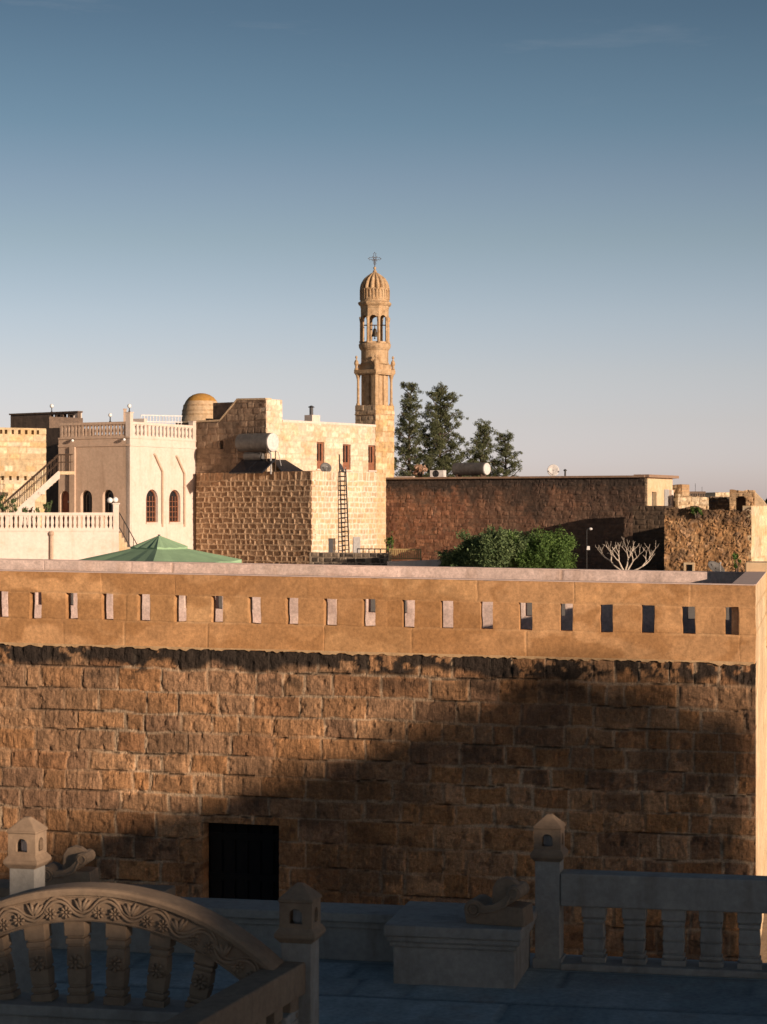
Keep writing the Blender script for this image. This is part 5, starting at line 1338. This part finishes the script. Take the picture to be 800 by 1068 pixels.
for i, (px, yt, hw, Y) in enumerate(((3, 512, 7, 124), (13, 517, 5, 124), (26, 529, 3.2, 122.5), (32, 530, 2.6, 122.5), (38, 528, 3.2, 122.5), (49.5, 522, 5.5, 123.5))):
    lab = ['leafy green pot plant at the far left end of the white terrace', 'green pot plant second from the left edge on the white terrace', 'small green pot plant below the middle of the outside stair', 'tiny reddish pot plant between two green ones under the stair', 'small green pot plant nearest the white stair support', 'spreading dark leaved pot plant beside the red door'][i]
    g0 = ground_at(px, Y); r = shrub(lab, px, yt, hw, Y, 30 + i, M['dry_leaf'] if i == 3 else M['shrub_leaf'], 650, .06, name='pot_plant', zb=5.22, lobes=6, group='pot plants on the white terrace')
    m = MB(); m.lathe([(.13, 4.905), (.19, 5.18), (.21, 5.19), (.21, 5.23), (.16, 5.22)], 12, (g0.x, g0.y)); m.build('pot', M['terracotta'], r)

# bleached dead tree
rng = random.Random(5)
b = ground_at(652, 112); dt = thing('dead_tree', 'bleached leafless tree with forking white branches before the dark wall', 'tree', (b.x, b.y, COURT))
tm = MB(); bm2_ = MB()
def grow(mb, p, d, L, r, depth):
    q = p
    pts = [p]; rs = [r]
    for k in range(4):
        d = (d + Vector((rng.uniform(-.25, .25), rng.uniform(-.2, .2), rng.uniform(-.02, .22)))).normalized(); q = q + d * (L / 4); pts.append(q); rs.append(r * (1 - .13 * (k + 1)))
    mb.tube(pts, rs, 6)
    if depth > 0:
        for k in range(3 if depth == 2 else 2):
            a = rng.uniform(-1, 1); nd = (d + Vector((.75 * (1 if k % 2 else -1) * rng.uniform(.5, 1), rng.uniform(-.6, .6), rng.uniform(-.1, .5)))).normalized()
            grow(bm2_, pts[-1 if k < 2 else 2], nd, L * rng.uniform(.55, .85), r * .58, depth - 1)
base_ = Vector((b.x, b.y, COURT))
tm.tube([base_, base_ + Vector((.02, 0, .35)), base_ + Vector((.0, 0, .55))], [.16, .13, .14], 8)
for dx, L, up in ((-1.2, .95, .42), (-.5, .7, 1.0), (.2, .75, 1.2), (.8, .7, .7), (1.4, .9, .16)):
    grow(bm2_, base_ + Vector((dx * .06, 0, .5)), Vector((dx, rng.uniform(-.3, .3), up)).normalized(), L, .062, 3)
tm.build('trunk', M['bare_wood'], dt); bm2_.build('branches', M['bare_wood'], dt)

# lamp post in front of the dark wall
p = ground_at(612, 111); lp = thing('lamp_post', 'thin dark lamp post with small white lamp and white box, left of the dead tree', 'lamp post', (p.x, p.y, COURT))
zz = z_at(553, 111)
MB().tube([(p.x, p.y, COURT), (p.x, p.y, zz), (p.x + .05, p.y, zz + .06), (p.x + .16, p.y, zz + .08)], .028, 6).build('pole', M['iron'], lp)
m = MB(); m.smooth = True; m.ball((p.x + .2, p.y, zz + .07), .105, 10, .7); m.build('lamp', M['white_paint'], lp)
MB().taper(p.x - .02, p.x + .16, p.y - .13, p.y - .03, z_at(573.5, 111), z_at(569.5, 111), .02).build('box', M['white_paint'], lp, bevel=.01)
dish('upturned grey dish lying at the foot of the rubble wall right of its window', 747, 592, 118.5, 10 / F * 118, math.radians(35), math.radians(-48), 'galvanised', stand=.45, deep=.35)

# green two tiered parasol
UY = 62.0; uc = ground_at(166, UY); zU = lambda py, Y=UY: z_at(py, Y)
um = thing('parasol', 'big green two tiered square parasol behind the terrace wall', 'parasol', (uc.x, uc.y, COURT))
za_, zm, ze = zU(558.5), zU(571.3), zU(584.0)
def canopy(r0, z0, r1, z1, val, sag, n=8):
    m = MB(); vs = []; fs = []
    A = [math.radians(-88 + 90 * k) for k in range(4)]
    rows = 7; per = 4 * n
    for i in range(rows + 1):
        f = i / rows
        for k in range(4):
            for j in range(n):
                g_ = j / n; a = A[k]; c = A[(k + 1) % 4]
                rr_ = r0 + (r1 - r0) * f; zz_ = z0 + (z1 - z0) * f - sag * 4 * g_ * (1 - g_) * f * (1 - .3 * f) + .018 * math.sin(g_ * 19 + k * 2) * f
                x = (math.cos(a) * (1 - g_) + math.cos(c) * g_) * rr_; y = (math.sin(a) * (1 - g_) + math.sin(c) * g_) * rr_
                vs.append((uc.x + x, uc.y + y, zz_))
    for k in range(per): x, y, z = vs[rows * per + k]; vs.append((x, y, z - val))
    for i in range(rows + 1):
        for k in range(per): k2 = (k + 1) % per; fs.append((i*per+k, i*per+k2, (i+1)*per+k2, (i+1)*per+k))
    m.add(vs, fs); return m
o_ = canopy(.62, zm + .02, 2.42, ze, .16, .10).build('canopy', M['canvas'], um, fix=True); o_.modifiers.new('thick', 'SOLIDIFY').thickness = .012
o_ = canopy(.02, za_, .84, zm + .03, .06, .035).build('top_tier', M['canvas'], um); o_.modifiers.new('thick', 'SOLIDIFY').thickness = .012
MB().tube([(uc.x, uc.y, COURT), (uc.x, uc.y, za_ + .03)], .035, 8).build('pole', M['dark_grey'], um)
for k in range(4):
    a = math.radians(-88 + 90 * k); MB().tube([(uc.x, uc.y, zm - .05), (uc.x + 2.36 * math.cos(a), uc.y + 2.36 * math.sin(a), ze - .05)], .018, 5).build('rib', M['dark_grey'], um)
m = MB(); m.lathe([(.35, COURT), (.35, COURT + .08), (.06, COURT + .12)], 16, (uc.x, uc.y)); m.build('base', M['dark_grey'], um)
